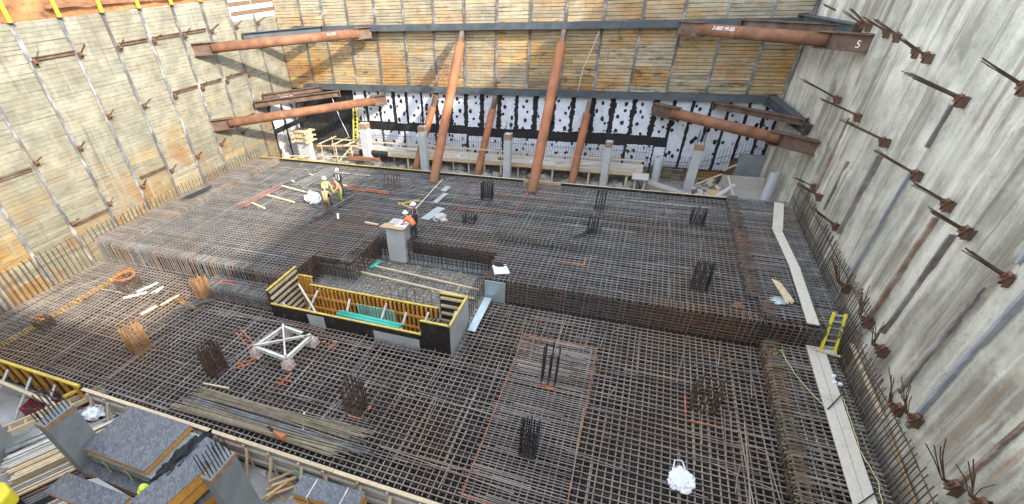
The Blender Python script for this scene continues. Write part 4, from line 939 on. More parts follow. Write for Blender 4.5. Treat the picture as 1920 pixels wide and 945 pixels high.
# ------------------------------------------------------------------ pier with plan table
pr = thing('concrete_pier', 'pale concrete pier stub used as a plan table beside two workers', 'pier', (-10.95, 20.1, -1.2))
MB().box(-.52, .52, -.45, .45, 0, 2.0).build('shaft', M['conc_lt'], pr, bevel=.02)
tag(MB().prism([(-11.75, 19.55, .83), (-10.35, 19.5, .83), (-10.3, 20.0, .83), (-11.65, 20.05, .83)], (0, 0, .03)).build('plywood_board', M['ply']), 'plywood board lying on the pier top', 'plywood')
tag(MB().prism([(-11.5, 20.08, .83), (-10.4, 20.02, .83), (-10.35, 20.65, .83), (-11.45, 20.7, .83)], (0, 0, .025)).build('plywood_board', M['woodgrey']), 'grey board lying behind the plywood on the pier top', 'board')
pl = tag(MB().prism([(-11.0, 19.8, .87), (-10.35, 19.75, .87), (-10.3, 20.4, .87), (-10.85, 20.45, .87)], (0, 0, .006)).build('site_drawing', M['white']), 'white site drawing spread on the pier top', 'drawing')
pk = MB()
for k in range(6): pk.box(-10.9+k*.08, -10.86+k*.08, 20.0+.02*k, 20.14+.03*k, .877, .879)
pk.build('drawn_lines', M['conc_dk'], pl)

# ------------------------------------------------------------------ rebar cages
def cage(x, y, z, h, w, n_, label, mat, hoops=3, lean=.03, r=.024, curved=False, splay=0.):
    t_ = thing('column_cage', label, 'rebar cage', (x, y, z), 0, 'column rebar cages')
    m = MB()
    pos = []
    for k in range(n_):
        q = k/(n_-1)-.5; pos += [(q*w, -w/2), (q*w, w/2)]
        if 0 < k < n_-1: pos += [(-w/2, q*w), (w/2, q*w)]
    for px, py in pos:
        hh = h*U(.82, 1.03); qx, qy = U(-lean, lean), U(-lean, lean)
        m.tube([(px, py, -.3), (px+qx*.5+splay*px*.3, py+qy*.5, hh*.5), (px+qx+splay*px, py+qy+splay*py, hh)], r, 5)
    m.build('vertical_bars', mat, t_)
    for k in range(hoops):
        z_ = h*(.2+.62*k/max(1, hoops-1)); a = w/2+.02
        MB().tube([(-a, -a, z_), (a, -a, z_), (a, a, z_), (-a, a, z_), (-a, -a, z_)], .013, 4).build('hoop', mat, t_)
    return t_
cage(-18.69, 9.45, -1.2, 1.35, .62, 7, 'bright orange rusty column cage on the lower mat at left', M['rebar_rust'], 0, .03)
cage(-14.31, 9.4, -1.2, 1.5, .6, 8, 'dark brown dense column cage right of the orange rusty one', M['rebar_brown'], 3)
cage(-7.74, 9.4, -1.2, 1.55, .6, 8, 'dark brown dense column cage on the lower mat near the long bar bundles', M['rebar_brown'], 3, r=.019)
cage(-1.39, 13.0, -1.2, 1.9, .5, 3, 'tall black open column cage inside the orange outline', M['rebar_dark'], 2, .02, r=.028)
cage(-1.39, 9.55, -1.2, 1.55, .5, 7, 'dense dark column cage near the lower end of the orange outline', M['rebar_dark'], 5, .03)
cage(3.93, 13.4, -1.2, 1.3, .7, 5, 'brown curved-top cage on the lower mat right of the orange outline', M['rebar_brown'], 2, .06, splay=.12)
cage(-24.82, 9.3, -1.2, .5, .6, 5, 'low brown cage with orange caps at far left of the lower mat', M['rebar_brown'], 1)
ringcage = cage(-23.57, 13.1, -1.2, .7, .85, 7, 'low cage ringed in orange paint near the left wall', M['rebar_brown'], 1)
cage(-18.9, 13.6, -1.2, 1.25, .55, 7, 'upright rusty orange bar bundle beside the left step', M['rebar_rust'], 0)
cage(-14.51, 26.5, 0, 1.15, .8, 5, 'thin brown open cage behind the workers near the far edge', M['rebar_brown'], 1, .05, r=.014)
cage(-7.89, 26.3, 0, 1.15, .6, 6, 'dark grey cage between the long raker feet', M['rebar_dark'], 2)
cage(-7.9, 23.0, 0, .55, .6, 5, 'low dark grey cage in the middle of the upper mat', M['rebar_dark'], 1)
cage(-1.24, 26.4, 0, 1.3, .45, 4, 'tall dark cage near the far edge right of the right raker', M['rebar_dark'], 2, .05, r=.024)
cage(-1.28, 23.4, 0, .95, .4, 4, 'slim dark cage in line with the tall one on the upper mat', M['rebar_dark'], 1, .05)
cage(3.81, 26.0, 0, .8, .65, 6, 'low dark cage on the upper mat beside the raised strip', M['rebar_dark'], 2)
cage(3.72, 19.5, 0, 1.2, .6, 7, 'dense dark cage near the step at the right of the upper mat', M['rebar_dark'], 3)
# orange ring around one cage and painted marks
def marks(name, segs, label, z, w=.04, cat='paint mark', rag=True):
    m = MB()
    for (x0, y0), (x1, y1) in segs:
        d = Vector((x1-x0, y1-y0, 0)); n_ = max(1, int(d.length/.21)); 
        for k in range(n_):
            if rag and rnd.random() < .12: continue
            a = Vector((x0, y0, z))+d*(k/n_); e = Vector((x0, y0, z))+d*((k+.93)/n_); m.bar(a, e, w, .022, jit((1, 1, 1), .2))
    return tag(m.build(name, M['orangepaint']), label, cat)
marks('orange_outline', [((-2.92, 15.55), (.1, 15.55)), ((.1, 15.55), (.12, 6.95)), ((-2.92, 15.55), (-2.95, 7.35)), ((-2.95, 7.35), (-1.0, 7.3))], 'orange painted rectangle on the lower mat around two cages', -1.165, .022, rag=False)
marks('orange_outline', [((-9.05, 27.7), (-9.4, 24.4)), ((-9.4, 24.4), (-5.8, 24.7))], 'red orange painted lines left of centre on the upper mat', .035, .035)
marks('orange_outline', [((-5.8, 24.7), (-5.8, 28.0))], 'faint orange line right of the cage between the raker feet', .035, .035)
for k in range(3): marks('orange_bars', [((-17.5, 25.95-k*.14), (-14.3, 25.75-k*.14))], ['farthest', 'middle', 'nearest'][k]+' of three orange painted bars behind the workers', .04, .05, rag=False)
marks('orange_mark', [((-11.0, 12.1), (-10.2, 12.3)), ((-11.2, 12.35), (-10.5, 12.55)), ((-10.6, 12.0), (-10.5, 12.6))], 'orange paint cross right of the cream steel frame', -1.16, .05)
marks('orange_mark', [((-14.0, 9.75), (-13.3, 10.5)), ((-13.9, 10.2), (-13.4, 9.9)), ((-13.8, 9.7), (-13.1, 10.3))], 'orange paint cross left of the cream steel frame', -1.16, .05)
marks('orange_mark', [((-11.3, 9.5), (-11.25, 10.3)), ((-11.6, 9.8), (-10.95, 9.85)), ((-11.5, 9.6), (-11.1, 9.6))], 'orange paint cross below the cream steel frame', -1.16, .05)
marks('orange_mark', [((-1.75, 12.7), (-1.05, 12.7)), ((-1.7, 12.62), (-1.1, 12.62))], 'orange mark at the foot of the tall black cage', -1.16, .05)
marks('orange_mark', [((3.5, 12.6), (4.3, 12.6)), ((3.4, 12.9), (3.4, 13.8))], 'orange marks around the curved-top cage', -1.16, .05)
marks('orange_mark', [((-7.35, 9.0), (-7.3, 9.7)), ((-7.9, 9.0), (-7.35, 9.0))], 'orange mark at the foot of the dark cage near the bundles', -1.16, .05)
marks('orange_mark', [((-15.9, 12.0), (-14.0, 11.0)), ((-15.7, 12.2), (-13.8, 11.2))], 'orange painted lines leading to the cream steel frame', -1.16, .04)
marks('orange_mark', [((-2.4, 20.0), (-1.2, 19.95)), ((-1.2, 19.95), (-1.2, 20.6))], 'orange corner mark at the end of the dowel row', .04, .05)
marks('orange_mark', [((-25.3, 9.15), (-24.4, 9.25)), ((-25.2, 9.4), (-24.3, 9.5))], 'orange caps over the low cage at far left', -.68, .06)
marks('orange_mark', [((5.0, 18.6), (5.6, 18.6)), ((4.9, 18.4), (5.4, 18.4))], 'orange mark on the upper mat beside the short strip', .04, .05)
marks('orange_mark', [((-18.5, 14.2), (-17.4, 14.3)), ((-18.4, 14.4), (-17.7, 14.5))], 'orange mark on the knee-high rebar step', -.55, .07)
m = MB()
for k in range(14):
    a = 2*math.pi*k/14; m.bar((-23.57+.5*math.cos(a), 13.1+.45*math.sin(a), -.42), (-23.57+.5*math.cos(a+.5), 13.1+.45*math.sin(a+.5), -.40+U(-.05, .05)), .06, .06)
oc = m.build('orange_cap_ring', M['orangepaint'], ringcage); oc.matrix_parent_inverse = Matrix.Translation((23.57, -13.1, 1.2))
m = MB()
for k in range(90): y = 7.2+k*.083; x = -25.2+U(-.08, .08); m.tube([(x-.2, y, -1.13), (x, y+U(-.1, .1), -1.02), (x+.2, y, -1.13)], .02, 4, jit((1, 1, 1), .25))
tag(m.build('hooked_tie_row', simple('ochre_hooks', (.38, .22, .06), .7, 0, .3, 3)), 'ochre row of hooked ties running across the lower mat near the left wall', 'rebar row')['kind'] = 'stuff'
# tiny coloured cap dots on the lower mat
m = MB()
for k in range(38): x = U(-4, 6); y = U(14.2, 17.5); m.tube([(x, y, -1.18), (x, y, -1.13)], .03, 6)
tag(m.build('paint_dots', M['orangepaint']), 'small orange spacer dots scattered below the right step', 'paint marks')['kind'] = 'stuff'

# ------------------------------------------------------------------ planks, bars, bags
def plank(a, e, w, label, mat='plankpale', h=.045, name='plank', cat='plank', group=None):
    a = Vector(a); e = Vector(e)
    return tag(MB().bar(a, e, w, h).build(name, M[mat], bevel=.006), label, cat, group)
plank((7.95, 29.0, .34), (7.4, 25.5, .34), .45, 'short far walkway plank on the right raised strip')
plank((7.35, 25.4, .38), (7.55, 21.5, .34), .38, 'middle walkway plank on the right raised strip')
plank((7.5, 21.9, .39), (7.45, 17.45, .34), .38, 'near walkway plank of the upper right strip, ending at the step')
for dx in (-.17, .17): plank((7.9+dx*.9, 17.5, -.68), (7.7+dx*.9, 6.2, -.68), .29, ('left' if dx < 0 else 'right')+' plank of the long pair on the lower right strip')
plank((7.75, 17.25, -.62), (8.6, 17.05, -.62), .08, 'narrow crosswise board at the ladder foot', 'wood')
plank((8.1, 17.4, -.66), (8.55, 17.35, -.66), .28, 'grey board under the ladder foot')
for k in range(4): plank((6.5+k*.06, 20.4-.1*k, .37+.02*k), (6.8+k*.06, 18.6+.1*(k % 2), .37+.02*k), .07, ['leftmost', 'second', 'third', 'rightmost'][k]+' batten of the small timber pile left of the walkway plank', 'wood', .05, 'timber_batten', 'timber')
crumple('plastic_sheet', (6.5, 18.8, .32), (.30, .3, .07), M['galv'], 'grey plastic scrap beside the small timber pile', 'plastic', 4)
tag(MB().prism([(-5.0, 17.95, .05), (-4.35, 18.2, .05), (-4.75, 18.9, .05), (-5.35, 18.75, .05)], (.02, .03, .03)).build('white_board', M['white']), 'white board lying on the upper mat corner by the recess', 'board')
crumple('black_cloth', (-5.0, 18.75, .03), (.35, .2, .12), M['black'], 'black cloth beside the white board at the recess corner', 'cloth', 13)
for (a, e, w, mt, lab) in (((-23.05, 12.2), (-22.3, 13.0), .14, 'cream', 'lower left of two long pale timbers near the orange ring'), ((-22.85, 12.85), (-22.5, 13.9), .14, 'cream', 'upper left pale timber near the orange ring'), ((-22.0, 13.0), (-21.9, 13.6), .07, 'cream', 'short pale stick right of the long pale timbers'), ((-21.75, 13.1), (-21.9, 13.7), .07, 'cream', 'second short pale stick leaning toward the first'),
                            ((-20.6, 12.3), (-20.4, 13.3), .1, 'wood', 'thin pale timber left of the coiled bars'), ((-20.9, 11.4), (-20.75, 12.2), .18, 'wood', 'stubby pale timber pair nearest the orange rusty cage'),
                            ((-14.3, 8.6), (-13.1, 8.7), .07, 'wood', 'pale stick above the bar bundles'), ((-9.5, 8.6), (-9.0, 7.8), .07, 'wood', 'pale stick slanting above the bundle ends')):
    plank((*a, -1.13), (*e, -1.13), w, lab, mt, .06, 'timber_stick', 'timber')
for (a, e, w, mt, lab) in (((-19.8, 24.4), (-18.9, 24.0), .12, 'wood', 'pale timber just above the white sack'), ((-22.2, 24.9), (-19.3, 24.2), .14, 'wood', 'long pale timber under the grey bar bundle'), ((-22.3, 23.3), (-19.6, 22.7), .14, 'wood', 'long pale timber left of the white sack'), ((-22.3, 21.9), (-20.9, 21.4), .14, 'wood', 'short pale timber below the brown bars'), ((-22.5, 26.0), (-21.8, 25.8), .12, 'wood', 'pale timber end left of the grey bars'), ((-21.8, 27.4), (-21.2, 27.2), .12, 'wood', 'pale timber end under the far grey bars'),
                            ((-18.7, 26.3), (-17.7, 26.0), .12, 'wood', 'pale timber between the grey bars and the workers'), ((-12.9, 24.1), (-11.9, 25.0), .09, 'yellow', 'yellow timber of the crossed pair on the upper mat'), ((-13.0, 24.3), (-11.5, 23.6), .09, 'ply', 'tan timber of the crossed pair on the upper mat'), ((-13.7, 21.3), (-12.8, 21.2), .13, 'wood', 'pale block on the upper mat left of the pier'), ((-15.9, 21.9), (-15.5, 21.3), .12, 'white', 'white stick beside the grey angle bars')):
    plank((*a, .06), (*e, .06), w, lab, mt, .07, 'timber_stick', 'timber')
def bundle(a, e, w, n_, mat, label, r=.018, z=.06, fan=.12, name='bar_bundle', sag=0.0):
    a = Vector((*a, z)); e = Vector((*e, z)); d = (e-a).normalized(); s_ = Vector((-d.y, d.x, 0)); m = MB()
    for k in range(n_):
        q = k/(n_-1)-.5; lift = r*1.7*(k % 3); j0, j1 = U(-.4, .4), U(-.5, .5)
        mid = (a+e)/2+s_*(q*w*.8)+Vector((0, 0, lift)); c = jit((1, 1, 1), .3)
        m.tube([a+s_*(q*w+U(-fan, fan)*.4)+d*j0+Vector((0, 0, lift)), mid, e+s_*(q*w*1.1+U(-fan, fan))+d*j1+Vector((0, 0, lift))], r, 5, c)
    return tag(m.build(name, mat), label, 'rebar bundle', 'loose bar bundles lying on the mats')
olive = simple('olive_rusty_bars', (.26, .215, .145), .65, .1, .3, 3); greyb = M['rebar_grey']; brownb = simple('red_brown_bars', (.22, .12, .10), .7, 0, .3, 3)
bundle((-14.0, 8.15), (-7.0, 8.25), .5, 26, olive, 'far olive bundle of long bars on the lower mat near the edge form', z=-1.1)
bundle((-13.9, 7.75), (-6.5, 7.75), .22, 14, greyb, 'middle grey bundle of long bars between two olive ones', z=-1.1)
bundle((-14.2, 7.35), (-7.0, 7.45), .42, 24, olive, 'near olive bundle of long bars beside the edge form', z=-1.08)
bundle((-22.6, 21.2), (-22.3, 24.4), .5, 14, brownb, 'red brown bundle on the upper mat left of the white sack', r=.03)
bundle((-22.6, 24.7), (-21.5, 28.2), .35, 9, greyb, 'left grey bundle pointing to the far mat edge', r=.035)
bundle((-20.9, 25.0), (-20.4, 28.4), .85, 16, simple('pale_grey_bars', (.24, .24, .23), .5, .3, .2, 3), 'broad pale grey bundle left of the workers', r=.035)
bundle((-16.9, 20.6), (-16.3, 24.0), .3, 8, greyb, 'grey angle bars lying below the workers', r=.04)
bundle((-26.9, 21.0), (-26.75, 22.8), .35, 8, M['rebar_dark'], 'short dark bundle on the strip near the left wall', r=.03, z=.22)
bundle((-19.2, 12.3), (-18.5, 13.3), .35, 12, greyb, 'grey bars fanned beside the upright rusty bundle', r=.022, z=-1.1, fan=.35)
bundle((-20.0, 12.9), (-18.4, 12.5), .25, 8, M['rebar_rust'], 'tangled ochre bars left of the upright rusty bundle', r=.02, z=-1.08, fan=.3)
bundle((-1.9, 22.6), (-.9, 24.2), .2, 6, M['rebar_dark'], 'dark loose bars leaning by the slim cage on the upper mat', r=.02, z=.1, fan=.3)
# galvanised sheets, long pole
for (x0_, y0_, x1_, y1_, w, lab) in ((-10.75, 22.6, -10.4, 24.3, .55, 'nearest and broadest galvanised sheet beside the pier'), (-10.95, 24.9, -10.8, 26.4, .32, 'narrow middle galvanised sheet beside the white pole'), (-11.15, 26.7, -11.1, 27.5, .4, 'small far galvanised sheet near the left long raker')):
    d = Vector((x1_-x0_, y1_-y0_, 0)).normalized(); s_ = Vector((d.y, -d.x, 0))*w
    a = Vector((x0_, y0_, .07)); e = Vector((x1_, y1_, .09))
    tag(MB().prism([a, a+s_, e+s_, e], (0, 0, .012)).build('galvanised_sheet', M['galv']), lab, 'metal sheet', 'galvanised sheets on the upper mat')
tag(MB().tube([(-11.7, 28.5, .12), (-11.5, 22.4, .12)], .035, 8).build('long_pole', M['cream']), 'long whitish pole on the upper mat from the left raker foot toward the pier', 'pole')
crumple('paper_sacks', (-9.75, 23.0, .04), (.45, .5, .22), simple('grey_paper', (.45, .42, .38), .8, 0, .2, 4), 'crumpled grey paper sacks right of the broad galvanised sheet', 'sacks', 2.5)
crumple('white_sack', (-18.6, 23.4, .03), (.55, .5, .50), M['white'], 'bulging white sack left of the group of workers', 'sack', 7.5)
# white plastic carrier bag with handle loop
cb = thing('plastic_bag', 'white plastic carrier bag with handle loop lying on the lower mat at bottom centre right', 'bag', (3.25, 10.0, -1.15))
crumple('bag_body', (0, 0, 0), (.40, .50, .14), M['white'], None, None, 24, parent=cb, soft=.5, nu=30)
MB().tube([(-.25, .35, .08), (-.22, .62, .12), (-.02, .66, .13), (.08, .4, .1)], .02, 8).build('bag_handle', M['white'], cb)
crumple('white_rag', (-18.2, 6.35, -1.95), (.45, .40, .3), M['white'], 'white rag heap at the left end of the near edge form', 'cloth', 3.3)
tag(MB().bar((3.6, 9.2, -1.14), (4.5, 8.95, -1.14), .14, .02).build('cardboard_strip', M['cream']), 'pale cardboard strip below the white carrier bag', 'strip')
for k, (x, y) in enumerate(((8.35, 15.6), (8.3, 15.25), (8.45, 15.2))): tag(MB().box(x-.25, x-.14, y+.2, y+.31, -.70, -.61).build('spacer_block', M['white'], bevel=.01), ['farthest', 'left near', 'right near'][k]+' white spacer block beside the long plank pair', 'block')
# ropes
def rope(P, label, name='rope', mat='rope', r=.012):
    pts = []
    for i in range(len(P)-1):
        a, e = Vector(P[i]), Vector(P[i+1])
        for k in range(6): q = k/6; pts.append(a.lerp(e, q)+Vector((U(-.02, .02), U(-.02, .02), 0)))
    pts.append(Vector(P[-1])); return tag(MB().tube(pts, r, 6).build(name, M[mat], smooth=True), label, 'rope')
rope([(6.28, 16.66, -.68), (6.5, 17.0, -.68), (6.4, 16.5, -.68), (6.7, 16.95, -.68), (6.75, 16.4, -.68), (7.0, 15.4, -.68), (7.58, 14.0, -.64)], 'yellow green rope from a small coil to the long planks')
rope([(8.2, 15.0, -.66), (8.2, 14.0, -.68), (8.15, 12.5, -.68), (8.3, 11.4, -.68), (8.15, 10.2, -.68), (8.3, 8.5, -.68)], 'yellow green rope running beside the long planks at lower right')
rope([(-24.2, 35.6, 3.7), (-23.6, 35.5, 1.8), (-22.9, 35.4, .2)], 'thin white rope hanging at the black recess by the tall ladder', mat='white', r=.02)
rope([(-3.5, 36.0, 7.6), (-4.2, 36.0, 5.6), (-4.4, 36.05, 4.15)], 'thin white rope hanging between the walers right of the right long raker', mat='white', r=.014)
tag(MB().tube([(7.6, 14.0, -.63), (8.25, 15.0, -.6)], .02, 6).build('black_bar', M['black']), 'black bar lying across the long planks in the middle', 'bar')
tag(MB().tube([(7.45, 10.2, -.63), (8.1, 10.9, -.6)], .02, 6).build('black_bar', M['black']), 'black bar lying across the long planks at the photo bottom', 'bar')
# orange shovel-like tool on the bar bundles
tl = thing('hand_tool', 'orange and black hand tool lying on the bar bundles', 'tool', (-9.9, 7.4, -1.0))
MB().tube([(0, 0, 0), (.35, -.1, .02)], .06, 8).tube([(.35, -.1, .02), (.55, -.12, .03)], .10, 10).build('orange_body', M['orangepaint'], tl); MB().tube([(-.35, .12, 0), (0, 0, 0)], .05, 8).build('black_grip', M['black'], tl)

# ------------------------------------------------------------------ cream steel support frame on the lower mat
sf = thing('steel_support_frame', 'off-white square steel frame on four ribbed feet standing on the lower mat', 'steel frame', (-12.55, 11.2, -1.2))
C4 = [(-.95, .35), (.75, .95), (.70, -.70), (-.72, -.62)]
C4 = [Vector((-13.35+12.55, 10.75-11.2, .45)), Vector((-13.0+12.55, 12.3-11.2, .45)), Vector((-11.45+12.55, 12.1-11.2, .45)), Vector((-11.6+12.55, 10.55-11.2, .45))]
for i in range(4):
    m = MB(); ibeam(m, C4[i], C4[(i+1) % 4], .13, .16, .02); m.build('side_beam', M['cream'], sf)
m = MB(); ibeam(m, C4[0]+Vector((0, 0, .09)), C4[2]+Vector((0, 0, .09)), .10, .10, .015); m.build('diagonal_beam', M['cream'], sf)
m = MB(); m.bar(C4[1]+Vector((0, 0, .18)), C4[3]+Vector((0, 0, .18)), .07, .06); m.build('diagonal_strap', M['cream'], sf)
for c_ in C4:
    ft = MB(); ft.box(c_.x-.22, c_.x+.22, c_.y-.22, c_.y+.22, .03, .06)
    ft.add([(c_.x-.1, c_.y-.1, .4), (c_.x+.1, c_.y-.1, .4), (c_.x+.1, c_.y+.1, .4), (c_.x-.1, c_.y+.1, .4), (c_.x-.19, c_.y-.19, .06), (c_.x+.19, c_.y-.19, .06), (c_.x+.19, c_.y+.19, .06), (c_.x-.19, c_.y+.19, .06)], [(0, 1, 2, 3), (4, 5, 1, 0), (5, 6, 2, 1), (6, 7, 3, 2), (7, 4, 0, 3)])
    for s_ in (-1, 1): ft.box(c_.x+s_*.10-.01, c_.x+s_*.10+.01, c_.y-.26, c_.y+.26, .06, .3); ft.box(c_.x-.26, c_.x+.26, c_.y+s_*.10-.01, c_.y+s_*.10+.01, .06, .3)
    ft.tube([(c_.x, c_.y, .40), (c_.x, c_.y, .62)], .035, 8)
    ft.build('ribbed_foot', simple('pinkish_primer', (.58, .47, .40), .7, 0, .15, 4) if c_ is C4[0] else bpy.data.materials['pinkish_primer'], sf)
crumple('clamp_head', tuple(C4[2]+Vector((-.25, -.05, .1))), (.15, .12, .12), M['black'], None, None, 5, nu=8, parent=sf)

# ------------------------------------------------------------------ foreground bay
gc = 'big foreground concrete columns'
column(-16.18, 4.72, .5, 1.0, -2.5, .55, 'grey foreground column with brown top band, left of the grey panel stack', M['conc_dk'], gc, 8, .22, barh=.85)
column(-9.48, 4.95, .36, 1.0, -2.5, .55, 'grey foreground column with upright bars at bottom centre left', M['conc_dk'], gc, 8, .2, barh=.75)
column(-20.3, 3.9, .45, 1.0, -2.5, -.1, 'grey foreground column cut by the left photo border', M['conc_dk'], gc, 6, None)
def panel_stack(loc, rz, w, l, panels, label, top='film', edge='orangeply', thick=.16, straps=0, gap=.01):
    t_ = thing('panel_stack', label, 'panel stack', loc, rz); z = 0
    for k in range(panels):
        dx, dy = U(-.03, .03), U(-.03, .03)
        for a in np.linspace(-w/2, w/2-.07, 4): MB().box(a+dx, a+.07+dx, -l/2+dy, l/2+dy, z, z+thick-.03, jit((1, 1, 1), .15)).build('side_rail', M[edge], t_)
        MB().box(-w/2+.072+dx, w/2-.072+dx, -l/2+dy-.002, -l/2+.06+dy, z+.002, z+thick-.032).build('end_rail', M[edge], t_); MB().box(-w/2+.072+dx, w/2-.072+dx, l/2-.06+dy, l/2+dy+.002, z+.002, z+thick-.032).build('end_rail', M[edge], t_)
        MB().box(-w/2-.01+dx, w/2+.01+dx, -l/2-.012+dy, l/2+.012+dy, z+thick-.03, z+thick-gap).build('film_faced_sheet', M[top], t_)
        z += thick
    for k in range(straps):
        q = -w/2+w*(k+.5)/straps if straps > 1 else 0
        MB().bar((q, -l/2-.02, z+.004), (q, l/2+.02, z+.004), .04, .01).bar((q, -l/2-.03, z), (q, -l/2-.03, 0), .04, .01, up=(0, 1, 0)).build('strap', M['cream'], t_)
    return t_
# big grey panel stack on timber boards
panel_stack((-14.2, 5.55, -.95), 0, 2.9, 1.98, 1, 'large grey topped formwork panel with orange edge, highest in the lower left', thick=.2)
def ply_pile(loc, rz, w, l, h, label):
    t_ = thing('plywood_pile', label, 'plywood pile', loc, rz); m = MB(); z = 0
    while z < h: m.box(-w/2+U(-.05, .05), w/2+U(-.05, .05), -l/2+U(-.04, .04), l/2+U(-.04, .04), z, z+.03, jit((.85, .86, .84), .4)); z += .055
    m.build('plywood_sheets', simple('grey_green_ply', (.30, .30, .26), .8, 0, .25, 4) if 'grey_green_ply' not in bpy.data.materials else bpy.data.materials['grey_green_ply'], t_)
    for q in (-w*.22, w*.12): MB().bar((q, -l/2-.04, h+.02), (q, -l/2-.04, -.3), .06, .012, up=(0, 1, 0)).build('yellow_strap', M['rope'], t_)
ply_pile((-14.0, 5.4, -1.45), 0, 3.0, 1.85, .46, 'grey plywood pile directly under the large grey panel')
ply_pile((-12.4, 5.85, -1.5), R(-1), .9, 1.2, .45, 'small grey plywood pile sticking out right of the large grey panel')
panel_stack((-14.2, 4.95, -1.9), 0, 2.9, 1.7, 2, 'orange edged panels at the bottom of the large panel stack', thick=.17)
panel_stack((-11.35, 4.85, -1.44), R(-9), 1.05, 2.7, 2, 'long grey panel stack with bright orange sides between the two foreground columns', thick=.42)
panel_stack((-11.25, 4.75, -2.2), R(-9), 1.1, 2.7, 2, 'lower orange panel stack under the long grey one', thick=.32, top='film')
crumple('black_tarpaulin', (-11.95, 5.2, -.85), (.38, 1.3, .40), M['black'], 'black and white wrinkled tarpaulin along the left of the long grey panel stack', 'tarpaulin', 15)
panel_stack((-6.85, 6.0, -1.62), R(3), 2.2, .65, 2, 'strapped grey panel stack with orange sides at the photo bottom, beside the near edge form', thick=.26, straps=2)
panel_stack((-14.2, 3.45, -1.35), R(1), 2.9, .75, 1, 'low narrow grey panel with brown edge in front of the large stack', thick=.2, top='film')
tag(MB().prism([(-14.9, 3.85, -1.9), (-12.75, 3.5, -1.9), (-12.75, 3.85, -1.9), (-14.6, 4.02, -1.9)], (0, 0, .6)).build('concrete_block', M['conc']), 'pale concrete block between the narrow panel and the large stack', 'concrete block')
# lumber stacks, direction along +y/+x diagonal (rails running toward the wall)
def lumber_stack(loc, rz, L_, w, rows_, label, mats, bw=.075, bh=.06):
    t_ = thing('lumber_stack', label, 'lumber stack', loc, rz)
    for r_ in range(rows_):
        n_ = int(w/bw)
        for k in range(n_):
            c = rnd.choice([(1, 1, 1), (1.2, 1.15, 1.1), (.5, .44, .40), (.85, .75, .62), (1.3, 1.28, 1.2), (.35, .33, .33)]); j = U(-.3, .3)
            y = -w/2+k*bw+U(0, .02)
            if r_ == rows_-1 or k in (0, n_-1): MB().box(-L_/2+j, L_/2+j+U(-.3, .3), y, y+bw*.72, r_*bh, r_*bh+bh*.92+U(-.01, .035), jit(c, .12)).build('board', M[mats[k*len(mats)//n_]], t_)
    MB().box(-L_/2+.1, L_/2-.1, -w/2+bw, w/2-bw, -.3, (rows_-1)*bh-.005).build('core', M['woodgrey'], t_)
A_ = R(58)
lumber_stack((-18.1, 4.9, -2.35), A_, 3.6, 1.5, 5, 'wide pale lumber stack left of the left foreground column', ['wood', 'wood', 'woodgrey', 'cream'])
lumber_stack((-17.0, 3.5, -2.35), A_, 3.4, 1.2, 5, 'lumber stack in the lower left corner with darker boards', ['rebar_grey', 'rebar_brown', 'wood', 'cream'])
lumber_stack((-17.0, 5.9, -2.3), R(60), 1.5, 1.1, 5, 'short pale batten pile between the left column and the large panel', ['cream', 'wood', 'ply', 'wood', 'cream'])
lumber_stack((-15.6, 2.9, -2.3), R(60), 2.0, 1.2, 3, 'batten pile under the narrow panel at the bottom photo border', ['wood', 'cream'])
for k in range(6):
    x = -20.3+k*.11; y = 4.2-k*.07
    tag(MB().tube([(x, y, -1.95), (x+1.55, y+2.2+U(-.3, .3), -1.92)], .05, 10).build('metal_pipe', M['alu'], smooth=True), 'silver scaffold pipe lying in the row between lumber stack and ladder beam', 'pipe', 'silver pipes at lower left')
lb = thing('aluminium_beam', 'brown slotted timber ladder beam at lower left', 'beam', (-19.9, 5.3, -1.75), R(60))
MB().box(-2, 2.4, -.25, -.18, 0, .2).box(-2, 2.4, .18, .25, 0, .2).build('side_rail', M['wood'], lb)
for k in range(9): MB().box(-1.9+k*.5, -1.8+k*.5, -.178, .178, .05, .15).build('rung', M['ply'], lb)
rb = thing('red_skip', 'dark red steel trough behind the foreground columns at left', 'trough', (-20.3, 6.1, -2.4), R(15))
MB().box(-1.3, 1.3, -.3, -.25, 0, .55).box(-1.3, 1.3, .25, .3, 0, .55).box(-1.3, -1.25, -.248, .248, 0, .55).box(1.25, 1.3, -.248, .248, 0, .55).box(-1.248, 1.248, -.248, .248, .02, .06).build('trough_body', M['redpaint'], rb)
m = MB()
for k in range(26): x = U(-25, -18.8); y = U(5.9, 6.6); a_ = U(-.4, .6); m.tube([(x, y, -2.2+U(0, .6)), (x+U(.4, 1.2), y+a_*.4, -2.1+U(0, .6))], .02, 5)
tag(m.build('loose_rebar', M['rebar_brown']), 'tangle of loose brown bars under the yellow edge form', 'loose bars')['kind'] = 'stuff'
m = MB()
for k in range(14): m.bar((-9.3+U(-.25, .25), 5.9+U(-.3, .3), -2.45+.04*k), (-8.8+U(-.25, .25), 6.5+U(-.2, .2), -2.45+.04*k), .09, .05, jit((1, 1, 1), .2))
tag(m.build('timber_heap', M['ply']), 'small heap of tan timber offcuts right of the second foreground column', 'timber heap')
m = MB()
for k in range(12): m.bar((-10.2+U(-.25, .25), 4.0+U(-.2, .2), -2.0+.05*k), (-9.8+U(-.2, .2), 4.5+U(-.2, .2), -2.0+.05*k), .09, .05, jit((1, 1, 1), .2))
tag(m.build('timber_heap', M['yellow']), 'yellow timber offcut heap at the foot of the second foreground column', 'timber heap')
bundle((-7.6, 4.2), (-6.0, 4.5), .3, 12, M['rebar_brown'], 'brown bar ends at the bottom photo border left of the strapped panels', z=-1.6, r=.025, fan=.3)
